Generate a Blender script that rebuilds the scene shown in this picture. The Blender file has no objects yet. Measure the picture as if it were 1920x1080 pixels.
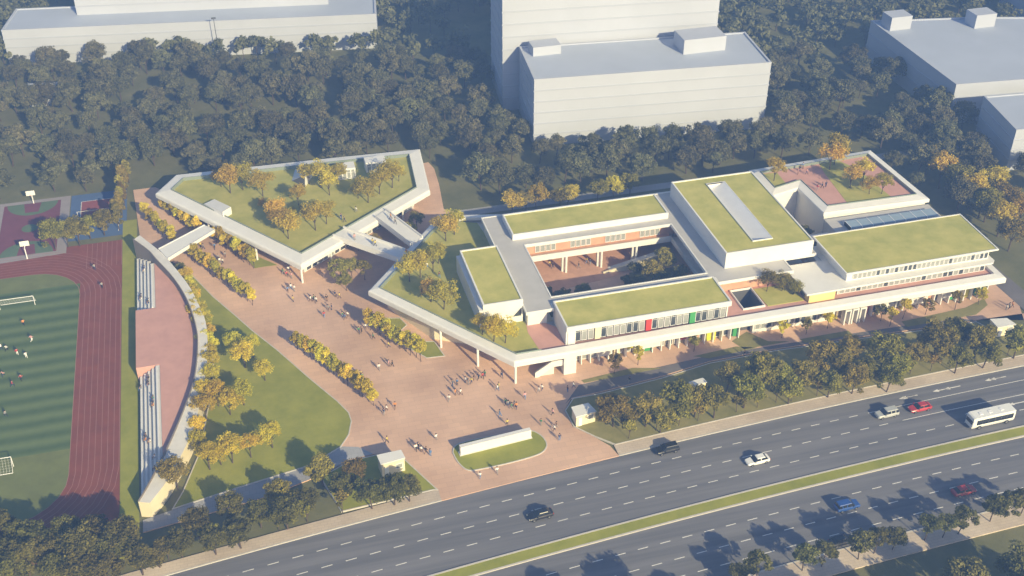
import bpy, bmesh, math, random
import numpy as np
from mathutils import Vector, Matrix
R = math.radians
SC = bpy.context.scene
COL = SC.collection

# ---------------------------------------------------------------- camera, sky, sun, exposure
# World frame: X runs along the school and the road, Y away from the road, Z up, in metres.
HEAD, PITCH, FPX, CAMH = 15.0, 34.5, 2200.0, 150.0
cam_data = bpy.data.cameras.new('camera')
cam = bpy.data.objects.new('camera', cam_data); COL.objects.link(cam)
cam.location = (0, 0, CAMH)
cam.rotation_euler = (R(90 - PITCH), 0, R(-HEAD))
cam_data.sensor_fit = 'HORIZONTAL'; cam_data.sensor_width = 36.0
cam_data.lens = 36.0 * FPX / 1920.0
cam_data.clip_start = 1.0; cam_data.clip_end = 9000.0
SC.camera = cam

SUN_EL, SUN_AZ = 25.6, 162.0          # azimuth clockwise from +Y
world = bpy.data.worlds.new('World'); SC.world = world; world.use_nodes = True
wn = world.node_tree.nodes; wl = world.node_tree.links
sky = wn.new('ShaderNodeTexSky'); sky.sky_type = 'NISHITA'; sky.sun_disc = False
sky.sun_elevation = R(SUN_EL); sky.sun_rotation = R(SUN_AZ); sky.air_density = 1.0; sky.dust_density = 1.5
wl.new(sky.outputs['Color'], wn['Background'].inputs['Color'])
wn['Background'].inputs['Strength'].default_value = 0.08
sun_d = bpy.data.lights.new('sun', 'SUN'); sun = bpy.data.objects.new('sun', sun_d); COL.objects.link(sun)
sun_d.energy = 5.0; sun_d.angle = R(0.6); sun_d.color = (1.0, 0.84, 0.46)
sdir = Vector((math.sin(R(SUN_AZ)) * math.cos(R(SUN_EL)), math.cos(R(SUN_AZ)) * math.cos(R(SUN_EL)), math.sin(R(SUN_EL))))
sun.rotation_euler = sdir.to_track_quat('Z', 'Y').to_euler(); sun.location = (100, -200, 300)
SC.view_settings.view_transform = 'Standard'; SC.view_settings.look = 'None'
SC.view_settings.gamma = 1.0; SC.view_settings.use_curve_mapping = False
SC.view_settings.exposure = 0.88
SC.cycles.use_denoising = True
SC.cycles.max_bounces = 6; SC.cycles.diffuse_bounces = 3; SC.cycles.transparent_max_bounces = 6

# ---------------------------------------------------------------- helpers
_cp, _sp = math.cos(R(PITCH)), math.sin(R(PITCH)); _ch, _sh = math.cos(R(HEAD)), math.sin(R(HEAD))
def G(px, py, z=0.0):
    """Survey helper: the place (x, y) at height z that was measured at this spot of the photograph."""
    a = (px - 960) / FPX; b = (540 - py) / FPX
    rx, ry, rz = a, _cp + b * _sp, -_sp + b * _cp
    t = (z - CAMH) / rz
    x, y = rx * t, ry * t
    return (x * _ch + y * _sh, -x * _sh + y * _ch)
def GP(pts, z=0.0): return [G(p[0], p[1], z) for p in pts]

MATS = {}
def mat(name, col, rough=0.85, var=0.0, scale=0.3, col2=None, bump=0.0, bscale=8.0, spec=0.3, metal=0.0):
    if name in MATS: return MATS[name]
    m = bpy.data.materials.new(name); m.use_nodes = True
    nt = m.node_tree; n = nt.nodes; l = nt.links; b = n['Principled BSDF']
    b.inputs['Roughness'].default_value = rough; b.inputs['Metallic'].default_value = metal
    b.inputs['Specular IOR Level'].default_value = spec
    b.inputs['Base Color'].default_value = (*col, 1)
    if var > 0 or col2:
        geo = n.new('ShaderNodeNewGeometry')
        nz = n.new('ShaderNodeTexNoise'); nz.inputs['Scale'].default_value = scale; nz.inputs['Detail'].default_value = 6
        nz.inputs['Roughness'].default_value = 0.65
        l.new(geo.outputs['Position'], nz.inputs['Vector'])
        rp = n.new('ShaderNodeValToRGB'); rp.color_ramp.elements[0].position = 0.35; rp.color_ramp.elements[1].position = 0.65
        c2 = col2 if col2 else tuple(c * (1 + var) for c in col)
        c1 = col if col2 else tuple(c * (1 - var) for c in col)
        rp.color_ramp.elements[0].color = (*c1, 1); rp.color_ramp.elements[1].color = (*c2, 1)
        l.new(nz.outputs['Fac'], rp.inputs['Fac']); l.new(rp.outputs['Color'], b.inputs['Base Color'])
    if bump > 0:
        geo2 = n.new('ShaderNodeNewGeometry')
        nb = n.new('ShaderNodeTexNoise'); nb.inputs['Scale'].default_value = bscale; nb.inputs['Detail'].default_value = 3
        l.new(geo2.outputs['Position'], nb.inputs['Vector'])
        bp = n.new('ShaderNodeBump'); bp.inputs['Strength'].default_value = bump; bp.inputs['Distance'].default_value = 0.1
        l.new(nb.outputs['Fac'], bp.inputs['Height']); l.new(bp.outputs['Normal'], b.inputs['Normal'])
    MATS[name] = m
    return m

def paving_mat(name, c1, c2, mortar, w, h, rot=0.0):
    m = bpy.data.materials.new(name); m.use_nodes = True; nt = m.node_tree; n = nt.nodes; l = nt.links; b = n['Principled BSDF']
    b.inputs['Roughness'].default_value = 0.9; b.inputs['Specular IOR Level'].default_value = 0.2
    geo = n.new('ShaderNodeNewGeometry'); mp = n.new('ShaderNodeMapping'); mp.inputs['Rotation'].default_value[2] = rot
    br = n.new('ShaderNodeTexBrick'); br.inputs['Scale'].default_value = 1.0
    br.inputs['Brick Width'].default_value = w; br.inputs['Row Height'].default_value = h; br.inputs['Mortar Size'].default_value = 0.03
    br.inputs['Color1'].default_value = (*c1, 1); br.inputs['Color2'].default_value = (*c2, 1); br.inputs['Mortar'].default_value = (*mortar, 1)
    nz = n.new('ShaderNodeTexNoise'); nz.inputs['Scale'].default_value = 0.07; nz.inputs['Detail'].default_value = 7
    rp = n.new('ShaderNodeValToRGB'); rp.color_ramp.elements[0].position = 0.32; rp.color_ramp.elements[1].position = 0.68
    rp.color_ramp.elements[0].color = (0.80, 0.76, 0.74, 1); rp.color_ramp.elements[1].color = (1.12, 1.1, 1.1, 1)
    mx = n.new('ShaderNodeMix'); mx.data_type = 'RGBA'; mx.blend_type = 'MULTIPLY'; mx.inputs['Factor'].default_value = 1.0
    l.new(geo.outputs['Position'], mp.inputs['Vector']); l.new(mp.outputs['Vector'], br.inputs['Vector']); l.new(geo.outputs['Position'], nz.inputs['Vector'])
    l.new(nz.outputs['Fac'], rp.inputs['Fac']); l.new(br.outputs['Color'], mx.inputs['A']); l.new(rp.outputs['Color'], mx.inputs['B'])
    l.new(mx.outputs['Result'], b.inputs['Base Color'])
    MATS[name] = m; return m

def stripe_mat(name, c1, c2, period, axis):
    m = bpy.data.materials.new(name); m.use_nodes = True; nt = m.node_tree; n = nt.nodes; l = nt.links; b = n['Principled BSDF']
    b.inputs['Roughness'].default_value = 0.95; b.inputs['Specular IOR Level'].default_value = 0.1
    geo = n.new('ShaderNodeNewGeometry'); sx = n.new('ShaderNodeSeparateXYZ'); l.new(geo.outputs['Position'], sx.inputs[0])
    mu = n.new('ShaderNodeMath'); mu.operation = 'MULTIPLY'; mu.inputs[1].default_value = 2 * math.pi / period; l.new(sx.outputs[axis], mu.inputs[0])
    si = n.new('ShaderNodeMath'); si.operation = 'SINE'; l.new(mu.outputs[0], si.inputs[0])
    nz = n.new('ShaderNodeTexNoise'); nz.inputs['Scale'].default_value = 0.5; nz.inputs['Detail'].default_value = 6; l.new(geo.outputs['Position'], nz.inputs['Vector'])
    ad = n.new('ShaderNodeMath'); ad.operation = 'MULTIPLY_ADD'; ad.inputs[1].default_value = 0.38; ad.inputs[2].default_value = 0.25
    l.new(si.outputs[0], ad.inputs[0])
    ad2 = n.new('ShaderNodeMath'); ad2.operation = 'MULTIPLY_ADD'; ad2.inputs[1].default_value = 0.5; l.new(nz.outputs['Fac'], ad2.inputs[0]); l.new(ad.outputs[0], ad2.inputs[2])
    mx = n.new('ShaderNodeMix'); mx.data_type = 'RGBA'; mx.inputs['A'].default_value = (*c1, 1); mx.inputs['B'].default_value = (*c2, 1)
    l.new(ad2.outputs[0], mx.inputs['Factor']); l.new(mx.outputs['Result'], b.inputs['Base Color'])
    MATS[name] = m; return m

def leaf_mat(name, c1, c2, trans=0.25):
    m = bpy.data.materials.new(name); m.use_nodes = True; nt = m.node_tree; n = nt.nodes; l = nt.links; b = n['Principled BSDF']
    b.inputs['Roughness'].default_value = 0.8; b.inputs['Specular IOR Level'].default_value = 0.15
    at = n.new('ShaderNodeAttribute'); at.attribute_name = 'tint'
    oi = n.new('ShaderNodeObjectInfo')
    rp = n.new('ShaderNodeMix'); rp.data_type = 'RGBA'; rp.inputs['A'].default_value = (*c1, 1); rp.inputs['B'].default_value = (*c2, 1)
    l.new(at.outputs['Fac'], rp.inputs['Factor'])
    hs = n.new('ShaderNodeHueSaturation')
    mr = n.new('ShaderNodeMapRange'); mr.inputs['To Min'].default_value = 0.72; mr.inputs['To Max'].default_value = 1.28
    l.new(oi.outputs['Random'], mr.inputs['Value']); l.new(mr.outputs['Result'], hs.inputs['Value'])
    mh = n.new('ShaderNodeMapRange'); mh.inputs['To Min'].default_value = 0.485; mh.inputs['To Max'].default_value = 0.525
    ml = n.new('ShaderNodeMath'); ml.operation = 'MULTIPLY'; ml.inputs[1].default_value = 7.31; fr = n.new('ShaderNodeMath'); fr.operation = 'FRACT'
    l.new(oi.outputs['Random'], ml.inputs[0]); l.new(ml.outputs[0], fr.inputs[0]); l.new(fr.outputs[0], mh.inputs['Value']); l.new(mh.outputs['Result'], hs.inputs['Hue'])
    l.new(rp.outputs['Result'], hs.inputs['Color']); l.new(hs.outputs['Color'], b.inputs['Base Color'])
    tr = n.new('ShaderNodeBsdfTranslucent'); l.new(hs.outputs['Color'], tr.inputs['Color'])
    mx = n.new('ShaderNodeMixShader'); mx.inputs[0].default_value = trans
    l.new(b.outputs[0], mx.inputs[1]); l.new(tr.outputs[0], mx.inputs[2]); l.new(mx.outputs[0], n['Material Output'].inputs['Surface'])
    MATS[name] = m; return m

def M(n): return MATS[n]
ORIG = {}      # world origin of each object that may parent others
def tag(o, label=None, cat=None, group=None, kind=None):
    if label: o['label'] = label
    if cat: o['category'] = cat
    if group: o['group'] = group
    if kind: o['kind'] = kind
    return o
def empty(name, loc, label, cat, group=None):
    o = bpy.data.objects.new(name, None); COL.objects.link(o); o.location = loc; o.empty_display_size = 0.5
    ORIG[o.name] = Vector(loc); return tag(o, label, cat, group)

class MB:
    """collects shapes in world coordinates; build() links them as one mesh object"""
    def __init__(s): s.v = []; s.f = []; s.m = []; s.cur = 0
    def face(s, pts):
        b = len(s.v); s.v += [tuple(p) for p in pts]; s.f.append(tuple(range(b, b + len(pts)))); s.m.append(s.cur)
    def prism(s, poly, z0, z1, bottom=True, top=True):
        b = len(s.v); n = len(poly)
        zt = z1 if hasattr(z1, '__len__') else [z1] * n
        s.v += [(p[0], p[1], z0) for p in poly] + [(p[0], p[1], zt[i]) for i, p in enumerate(poly)]
        for i in range(n):
            j = (i + 1) % n; s.f.append((b + i, b + j, b + n + j, b + n + i)); s.m.append(s.cur)
        if top: s.f.append(tuple(b + n + i for i in range(n))); s.m.append(s.cur)
        if bottom: s.f.append(tuple(b + n - 1 - i for i in range(n))); s.m.append(s.cur)
    def box(s, x0, x1, y0, y1, z0, z1): s.prism([(x0, y0), (x1, y0), (x1, y1), (x0, y1)], z0, z1)
    def sheet(s, poly, z): s.face([(p[0], p[1], z) for p in poly])
    def bar(s, a, b, r0, r1=None, n=6):
        a = Vector(a); b = Vector(b); r1 = r0 if r1 is None else r1
        d = (b - a); d.normalize()
        x = d.orthogonal().normalized(); y = d.cross(x)
        k = len(s.v)
        for p, r in ((a, r0), (b, r1)):
            for i in range(n):
                t = 2 * math.pi * i / n; s.v.append(tuple(p + x * (r * math.cos(t)) + y * (r * math.sin(t))))
        for i in range(n):
            j = (i + 1) % n; s.f.append((k + i, k + j, k + n + j, k + n + i)); s.m.append(s.cur)
        s.f.append(tuple(k + n + i for i in range(n))); s.m.append(s.cur)
        s.f.append(tuple(k + n - 1 - i for i in range(n))); s.m.append(s.cur)
    def mesh(s, name, mats, smooth=False):
        me = bpy.data.meshes.new(name); me.from_pydata(s.v, [], s.f)
        for m in (mats if isinstance(mats, (list, tuple)) else [mats]): me.materials.append(M(m) if isinstance(m, str) else m)
        if any(s.m): me.polygons.foreach_set('material_index', s.m)
        if smooth: me.polygons.foreach_set('use_smooth', [True] * len(me.polygons))
        me.update(); return me
    def build(s, name, mats, parent=None, smooth=False, **kw):
        o = bpy.data.objects.new(name, s.mesh(name, mats, smooth)); COL.objects.link(o)
        if parent is not None:
            o.parent = parent; o.location = -ORIG.get(parent.name, Vector((0, 0, 0)))
        ORIG[o.name] = Vector((0, 0, 0))
        return tag(o, **kw)

def place(name, me, parent, loc, rz=0.0, scale=(1, 1, 1)):
    """a part that shares mesh data; loc in world coordinates"""
    o = bpy.data.objects.new(name, me); COL.objects.link(o)
    o.location = Vector(loc) - (ORIG.get(parent.name, Vector((0, 0, 0))) if parent else Vector((0, 0, 0)))
    o.rotation_euler = (0, 0, rz); o.scale = scale
    if parent: o.parent = parent
    ORIG[o.name] = Vector(loc); return o
def sub(name, me, parent):
    o = bpy.data.objects.new(name, me); COL.objects.link(o); o.parent = parent; return o

def area(poly): return 0.5 * sum(poly[i][0] * poly[(i + 1) % len(poly)][1] - poly[(i + 1) % len(poly)][0] * poly[i][1] for i in range(len(poly)))
def ccw(poly): return list(poly) if area(poly) > 0 else list(reversed(poly))
def inset(poly, d):
    """offset a CCW polygon inwards by d (mitred)"""
    n = len(poly); out = []
    for i in range(n):
        p0 = Vector(poly[i - 1][:2]); p1 = Vector(poly[i][:2]); p2 = Vector(poly[(i + 1) % n][:2])
        a = (p1 - p0).normalized(); b = (p2 - p1).normalized()
        na = Vector((-a.y, a.x)); nb = Vector((-b.y, b.x)); h = na + nb
        k = h.length_squared
        q = p1 + h * (2 * d / k) if k > 1e-6 else p1 + na * d
        out.append((q.x, q.y))
    return out
def sweep(mb, poly, profile):
    """closed ring along a CCW polygon; profile = (inset, z) pairs from outside bottom over the top to the inside"""
    n = len(poly); rows = [[(p[0], p[1], z) for p in inset(poly, d)] for d, z in profile]
    b = len(mb.v)
    for r in rows: mb.v += r
    for k in range(len(rows) - 1):
        for i in range(n):
            j = (i + 1) % n
            mb.f.append((b + k * n + i, b + k * n + j, b + (k + 1) * n + j, b + (k + 1) * n + i)); mb.m.append(mb.cur)
def keyhole(outer, hole):
    """CCW outer with one hole as a single ring with a slit"""
    outer = ccw(outer); hole = list(reversed(ccw(hole)))
    i, j = min(((i, j) for i in range(len(outer)) for j in range(len(hole))), key=lambda t: (outer[t[0]][0] - hole[t[1]][0]) ** 2 + (outer[t[0]][1] - hole[t[1]][1]) ** 2)
    return outer[i:] + outer[:i + 1] + hole[j:] + hole[:j + 1]
def rrect(x0, x1, y0, y1, r, n=6):
    rs = r if hasattr(r, '__len__') else [r] * 4      # SW, SE, NE, NW
    out = []
    for (cx, cy, a0), rr in zip(((x0, y0, 180), (x1, y0, 270), (x1, y1, 0), (x0, y1, 90)), rs):
        sx = 1 if cx == x0 else -1; sy = 1 if cy == y0 else -1
        if rr <= 0: out.append((cx, cy)); continue
        for k in range(n + 1):
            t = R(a0 + 90 * k / n); out.append((cx + sx * rr + rr * math.cos(t), cy + sy * rr + rr * math.sin(t)))
    return out
def smooth_path(pts, n=5):
    """Catmull-Rom through the points"""
    out = []; m = len(pts)
    for i in range(m - 1):
        p0 = Vector(pts[max(i - 1, 0)]); p1 = Vector(pts[i]); p2 = Vector(pts[i + 1]); p3 = Vector(pts[min(i + 2, m - 1)])
        for k in range(n):
            t = k / n
            q = 0.5 * ((2 * p1) + (p2 - p0) * t + (2 * p0 - 5 * p1 + 4 * p2 - p3) * t * t + (3 * p1 - p0 - 3 * p2 + p3) * t ** 3)
            out.append((q.x, q.y))
    out.append(tuple(pts[-1][:2])); return out
ORD = ['first', 'second', 'third', 'fourth', 'fifth', 'sixth', 'seventh', 'eighth', 'ninth', 'tenth', 'eleventh', 'twelfth', 'thirteenth', 'fourteenth', 'fifteenth', 'sixteenth', 'seventeenth', 'eighteenth', 'nineteenth', 'twentieth',
       'twenty-first', 'twenty-second', 'twenty-third', 'twenty-fourth', 'twenty-fifth', 'twenty-sixth', 'twenty-seventh', 'twenty-eighth', 'twenty-ninth', 'thirtieth']

# ---------------------------------------------------------------- materials
def stretch(name, sc):
    nt = M(name).node_tree; nz = [q for q in nt.nodes if q.type == 'TEX_NOISE'][0]; src = nz.inputs['Vector'].links[0].from_socket
    mp = nt.nodes.new('ShaderNodeMapping'); mp.inputs['Scale'].default_value = sc; nt.links.new(src, mp.inputs['Vector']); nt.links.new(mp.outputs['Vector'], nz.inputs['Vector'])
mat('ground_grass', (0.115, 0.118, 0.045), 0.95, col2=(0.175, 0.165, 0.07), scale=0.12, bump=0.5, bscale=3)
mat('lawn', (0.22, 0.235, 0.022), 0.95, col2=(0.31, 0.305, 0.04), scale=0.16, bump=0.4, bscale=5)
mat('belt_grass', (0.19, 0.18, 0.05), 0.95, col2=(0.27, 0.24, 0.085), scale=0.25, bump=0.5, bscale=5)
mat('green_roof', (0.37, 0.365, 0.085), 0.95, col2=(0.52, 0.47, 0.135), scale=0.22, bump=0.35, bscale=6)
mat('roof_lawn', (0.32, 0.32, 0.07), 0.95, col2=(0.45, 0.41, 0.115), scale=0.2, bump=0.4, bscale=5)
paving_mat('plaza', (0.66, 0.445, 0.32), (0.605, 0.41, 0.30), (0.52, 0.36, 0.27), 2.4, 1.2)
paving_mat('stone_walk', (0.58, 0.50, 0.41), (0.53, 0.455, 0.375), (0.44, 0.38, 0.32), 1.2, 0.6)
paving_mat('path_paving', (0.36, 0.37, 0.40), (0.33, 0.34, 0.37), (0.28, 0.29, 0.3), 1.2, 1.2)
mat('deck_pink', (0.56, 0.31, 0.26), 0.9, var=0.07, scale=0.3)
mat('salmon', (0.56, 0.32, 0.22), 0.85, var=0.1, scale=0.5)
mat('asphalt', (0.125, 0.125, 0.14), 0.9, col2=(0.19, 0.187, 0.205), scale=0.5, bump=0.2, bscale=20)
stretch('asphalt', (0.035, 0.9, 1.0))
mat('drive_asphalt', (0.16, 0.145, 0.145), 0.9, var=0.12, scale=0.2, bump=0.2, bscale=20)
mat('road_paint', (0.72, 0.70, 0.68), 0.8, var=0.12, scale=2.0)
mat('kerb_stone', (0.52, 0.49, 0.45), 0.85, var=0.08, scale=1.0)
mat('track_rubber', (0.21, 0.06, 0.036), 0.95, var=0.12, scale=0.25, bump=0.2, bscale=12)
mat('track_line', (0.34, 0.17, 0.15), 0.9)
mat('pitch_green', (0.15, 0.17, 0.05), 0.95, var=0.12, scale=0.2)
stripe_mat('pitch_mown', (0.07, 0.11, 0.035), (0.145, 0.19, 0.07), 3.9, 'Y')
mat('court_maroon', (0.17, 0.055, 0.075), 0.9, var=0.08)
mat('court_green', (0.11, 0.16, 0.09), 0.9, var=0.08)
mat('court_grey', (0.30, 0.27, 0.28), 0.9, var=0.06)
mat('court_blue', (0.085, 0.135, 0.27), 0.9, var=0.06)
mat('court_red', (0.26, 0.075, 0.075), 0.9, var=0.06)
mat('white_render', (0.72, 0.71, 0.70), 0.7, var=0.035, scale=0.35)
mat('white_metal', (0.78, 0.78, 0.80), 0.45, var=0.03, scale=0.5)
mat('roof_membrane', (0.47, 0.455, 0.45), 0.8, var=0.05, scale=0.3)
mat('concrete', (0.64, 0.62, 0.60), 0.85, var=0.07, scale=0.5)
mat('step_concrete', (0.60, 0.59, 0.58), 0.85, var=0.05, scale=0.8)
mat('cream_wall', (0.72, 0.64, 0.47), 0.8, var=0.04)
mat('yellow_wall', (0.78, 0.62, 0.26), 0.8, var=0.04)
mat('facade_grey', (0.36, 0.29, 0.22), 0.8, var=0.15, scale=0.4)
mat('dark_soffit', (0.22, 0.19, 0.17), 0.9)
mat('dark_frame', (0.10, 0.10, 0.11), 0.5)
mat('glass', (0.055, 0.065, 0.075), 0.08, spec=0.6)
mat('glass_pale', (0.30, 0.31, 0.31), 0.12, spec=0.6)
mat('rail_glass', (0.22, 0.26, 0.23), 0.1, spec=0.6)
mat('skylight_glass', (0.30, 0.38, 0.46), 0.1, spec=0.6)
mat('panel_red', (0.55, 0.05, 0.035), 0.6); mat('panel_green', (0.06, 0.30, 0.09), 0.6); mat('panel_yellow', (0.66, 0.62, 0.03), 0.6)
mat('far_wall', (0.44, 0.465, 0.55), 0.85, var=0.04, scale=0.05)  # haze blue mixed into the wall colour so the distant blocks fade
mat('far_roof', (0.42, 0.46, 0.56), 0.85, var=0.05, scale=0.05)  # roof colour carries the same painted haze tint
mat('far_band', (0.405, 0.43, 0.515), 0.85)  # wall tone slightly darker, painted haze tint included
mat('bark', (0.085, 0.06, 0.042), 0.95, var=0.2, scale=3)
leaf_mat('leaf_forest', (0.072, 0.078, 0.04), (0.25, 0.23, 0.12), 0.35)
leaf_mat('leaf_dark', (0.062, 0.062, 0.012), (0.40, 0.335, 0.06), 0.34)
leaf_mat('leaf_thicket', (0.038, 0.040, 0.011), (0.20, 0.175, 0.045), 0.28)
leaf_mat('leaf_olive', (0.16, 0.135, 0.03), (0.40, 0.31, 0.065), 0.38)
leaf_mat('leaf_green', (0.085, 0.092, 0.028), (0.23, 0.215, 0.07), 0.35)
leaf_mat('leaf_gold', (0.46, 0.35, 0.02), (0.86, 0.71, 0.07), 0.45)
leaf_mat('leaf_amber', (0.38, 0.28, 0.03), (0.72, 0.56, 0.09), 0.42)
# ================================================================ THE SETTING
ZG, ZR = -0.20, -0.12
def rect_(x0, x1, y0, y1): return [(x0, y0), (x1, y0), (x1, y1), (x0, y1)]
mb = MB(); mb.sheet([(-3500, -1500), (3500, -1500), (3500, 4500), (-3500, 4500)], ZG); mb.build('ground', 'ground_grass', kind='structure', label='dark grassy ground around the school and woods')

def RC(u):
    u = min(u, 181.0); return 146.53 + 0.11043 * u - 0.000304 * u * u
def RS(u): return math.atan(0.11043 - 0.000608 * u) if u < 181 else 0.0
def strip(name, o0, o1, z0, z1, m, u0=-210, u1=330, step=6, parent=None, **kw):
    us = np.linspace(u0, u1, max(2, int((u1 - u0) / step)))
    poly = [(u, RC(u) + o0) for u in us] + [(u, RC(u) + o1) for u in us[::-1]]
    b = MB()
    n = len(us)
    for i in range(n - 1):
        a, c = us[i], us[i + 1]
        b.face([(a, RC(a) + o0, z1), (c, RC(c) + o0, z1), (c, RC(c) + o1, z1), (a, RC(a) + o1, z1)])
        if z1 - z0 > 0.02:
            b.face([(a, RC(a) + o0, z0), (c, RC(c) + o0, z0), (c, RC(c) + o0, z1), (a, RC(a) + o0, z1)])
            b.face([(c, RC(c) + o1, z0), (a, RC(a) + o1, z0), (a, RC(a) + o1, z1), (c, RC(c) + o1, z1)])
    return b.build(name, m, parent, **kw)
road_n = strip('road', -15.9, 0.0, ZR, ZR, 'asphalt', kind='structure', label='four-lane carriageway next to the school')
road_s = strip('road', -33.6, -18.7, ZR, ZR, 'asphalt', kind='structure', label='carriageway beyond the grass median, further from the school')
med = strip('median', -18.35, -16.25, ZG, 0.03, 'lawn', kind='structure', label='narrow grass median between pale kerbs')
strip('kerb', -16.25, -15.9, ZG, 0.06, 'kerb_stone', parent=med); strip('kerb', -18.7, -18.35, ZG, 0.06, 'kerb_stone', parent=med)
pav_s = strip('pavement', -38.2, -33.9, ZG, 0.02, 'stone_walk', kind='structure', label='pale pavement under the small street trees')
strip('kerb', -33.9, -33.6, ZG, 0.04, 'kerb_stone', parent=pav_s)
pav_w = strip('pavement', 0.3, 2.95, ZG, 0.02, 'stone_walk', u1=27.0, kind='structure', label='pale pavement along the road west of the plaza')
strip('kerb', 0.0, 0.3, ZG, 0.04, 'kerb_stone', u1=27.0, parent=pav_w)
pav_e = strip('pavement', 0.3, 3.0, ZG, 0.02, 'stone_walk', u0=61.5, kind='structure', label='pale pavement along the road in front of the school')
strip('kerb', 0.0, 0.3, ZG, 0.04, 'kerb_stone', u0=61.5, parent=pav_e)
# lane dashes and arrows, flat paint
db = MB(); db.face([(-0.95, -0.08, 0), (0.95, -0.08, 0), (0.95, 0.08, 0), (-0.95, 0.08, 0)]); dash_me = db.mesh('lane_dash', 'road_paint')
def dash(u, off, par): place('lane_dash', dash_me, par, (u, RC(u) + off, ZR + 0.004), RS(u))
for off, ph, u1 in ((-3.85, 0.0, 118), (-7.75, 0.3, 118), (-11.75, -0.1, 150)):
    u = -24.4 + ph
    while u < u1: dash(u, off, road_n); u += 4.18
for off, ph in ((-22.5, 0.4), (-26.6, 1.4), (-30.3, 0.0)):
    u = 24.0 + ph
    while u < 140: dash(u, off, road_s); u += 4.18
for off, u0, u1 in ((-3.85, 118, 160), (-7.75, 118, 160)):
    strip('lane_line', off - 0.07, off + 0.07, ZR + 0.004, ZR + 0.004, 'road_paint', u0=u0, u1=u1, parent=road_n)
ab = MB(); ab.face([(1.9, -0.11, 0), (1.9, 0.11, 0), (-0.6, 0.11, 0), (-0.6, -0.11, 0)]); ab.face([(-0.6, -0.42, 0), (-0.6, 0.42, 0), (-1.9, 0.0, 0)][::-1])
arrow_me = ab.mesh('lane_arrow', 'road_paint')
for p in ((1693, 729), (1768, 734), (1708, 752), (1794, 735), (1881, 718), (1861, 709), (1905, 754), (1828, 776)):
    u, v = G(*p); off = min((-1.9, -5.8, -9.75, -13.8), key=lambda o: abs(v - RC(u) - o))
    place('lane_arrow', arrow_me, road_n, (u, RC(u) + off, ZR + 0.006), RS(u))

# plaza and the paths
plz = [(-26, 279), (-20.5, 279), (-17, 274.5), (0, 275), (47, 273.5)] + GP([(803, 304), (814, 316), (823, 345), (832, 392)]) + [(60, 240), (120, 235), (160, 207), (166, 204)] + \
      GP([(1868, 524), (1893, 545), (1912, 575), (1920, 600)]) + [(176, 178), (170, 172)] + GP([(1830, 600), (1760, 612), (1640, 628), (1450, 655), (1330, 678), (1240, 706), (1125, 735), (1070, 748), (1058, 770), (1074, 800), (1112, 818), (1144, 836)])
plz += [(61.5, RC(61.5) + 0.02), (44, RC(44) + 0.02), (27.0, RC(27) + 0.02)] + GP([(822, 922), (760, 862), (735, 850), (700, 851), (655, 862), (596, 893), (490, 934), (268, 998), (268, 975), (451, 913), (583, 872), (640, 837)])
plz += GP([(655, 815), (660, 790), (655, 774), (633, 752), (583, 711), (520, 656), (474, 620), (440, 590), (400, 556), (350, 505), (318, 488), (297, 470), (262, 441)])
mb = MB(); mb.prism(ccw(plz), ZG, 0.0, bottom=False); plaza = mb.build('plaza', 'plaza', kind='structure', label='wide pink paved plaza between the buildings and the road')

def lawn(name, poly, z, m, label, kerb=True, kz=0.05):
    poly = ccw(poly); b = MB(); b.prism(inset(poly, 0.22) if kerb else poly, ZG, z, bottom=False)
    o = b.build(name, m, kind='structure', label=label)
    if kerb:
        k = MB(); sweep(k, poly, [(0, ZG), (0, z + kz), (0.22, z + kz), (0.22, z - 0.05)]); k.build('kerb', 'kerb_stone', o)
    return o
lw = GP([(660, 790), (655, 774), (633, 752), (583, 711), (520, 656), (474, 620), (440, 590), (400, 556), (352, 507)]) + [(-13.2, 222), (-11.5, 214), (-10.3, 206), (-10.3, 200), (-11.2, 190), (-12.4, 184), (-14, 174), (-17.6, 163.6)] + GP([(322, 956), (451, 914), (583, 873), (640, 838), (655, 815)])
lawn('lawn', lw, 0.06, 'lawn', 'broad green lawn with golden trees beside the curved stand')
mb = MB(); pth = GP([(268, 975), (451, 913), (583, 872), (640, 837), (672, 838), (700, 851), (655, 862), (596, 893), (490, 934), (268, 998)])
mb.sheet(ccw(pth), 0.006); mb.build('path', 'path_paving', kind='structure', label='grey paved path between the lawn and the dark tree belt')
lawn('lawn', GP([(822, 919), (760, 862), (735, 851), (705, 853), (655, 864), (600, 896), (640, 960), (813, 919)]), 0.05, 'lawn', 'grass corner beside the cream gatehouse west of the plaza')
isl = smooth_path(GP([(848, 849), (856, 834), (900, 822), (985, 808), (1010, 813), (1024, 827), (1025, 840), (1010, 853), (960, 868), (905, 880), (878, 883), (859, 869), (848, 849)]), 4)[:-1]
lawn('lawn', isl, 0.10, 'lawn', 'oval grass island around the long white sign wall')
us = np.linspace(61.8, 200, 24)
belt = [(u, RC(u) + 3.0) for u in us] + [(200, 186), (182, 182)] + GP([(1905, 640), (1830, 603), (1760, 615), (1640, 631), (1450, 658), (1330, 681), (1240, 709), (1125, 738), (1074, 747), (1059, 770), (1075, 800), (1113, 818)])
lawn('verge', belt, 0.05, 'belt_grass', 'grass belt with dense trees between the school drive and the road')
drv = GP([(1060, 757), (1085, 722), (1180, 700), (1330, 667), (1450, 648), (1560, 631), (1700, 610), (1800, 597), (1830, 601), (1760, 611), (1640, 627), (1450, 654), (1330, 677), (1240, 705), (1125, 734), (1072, 746)])
mb = MB(); mb.sheet(ccw(drv), 0.006); mb.build('drive', 'drive_asphalt', kind='structure', label='grey service drive in front of the long facade')
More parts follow.
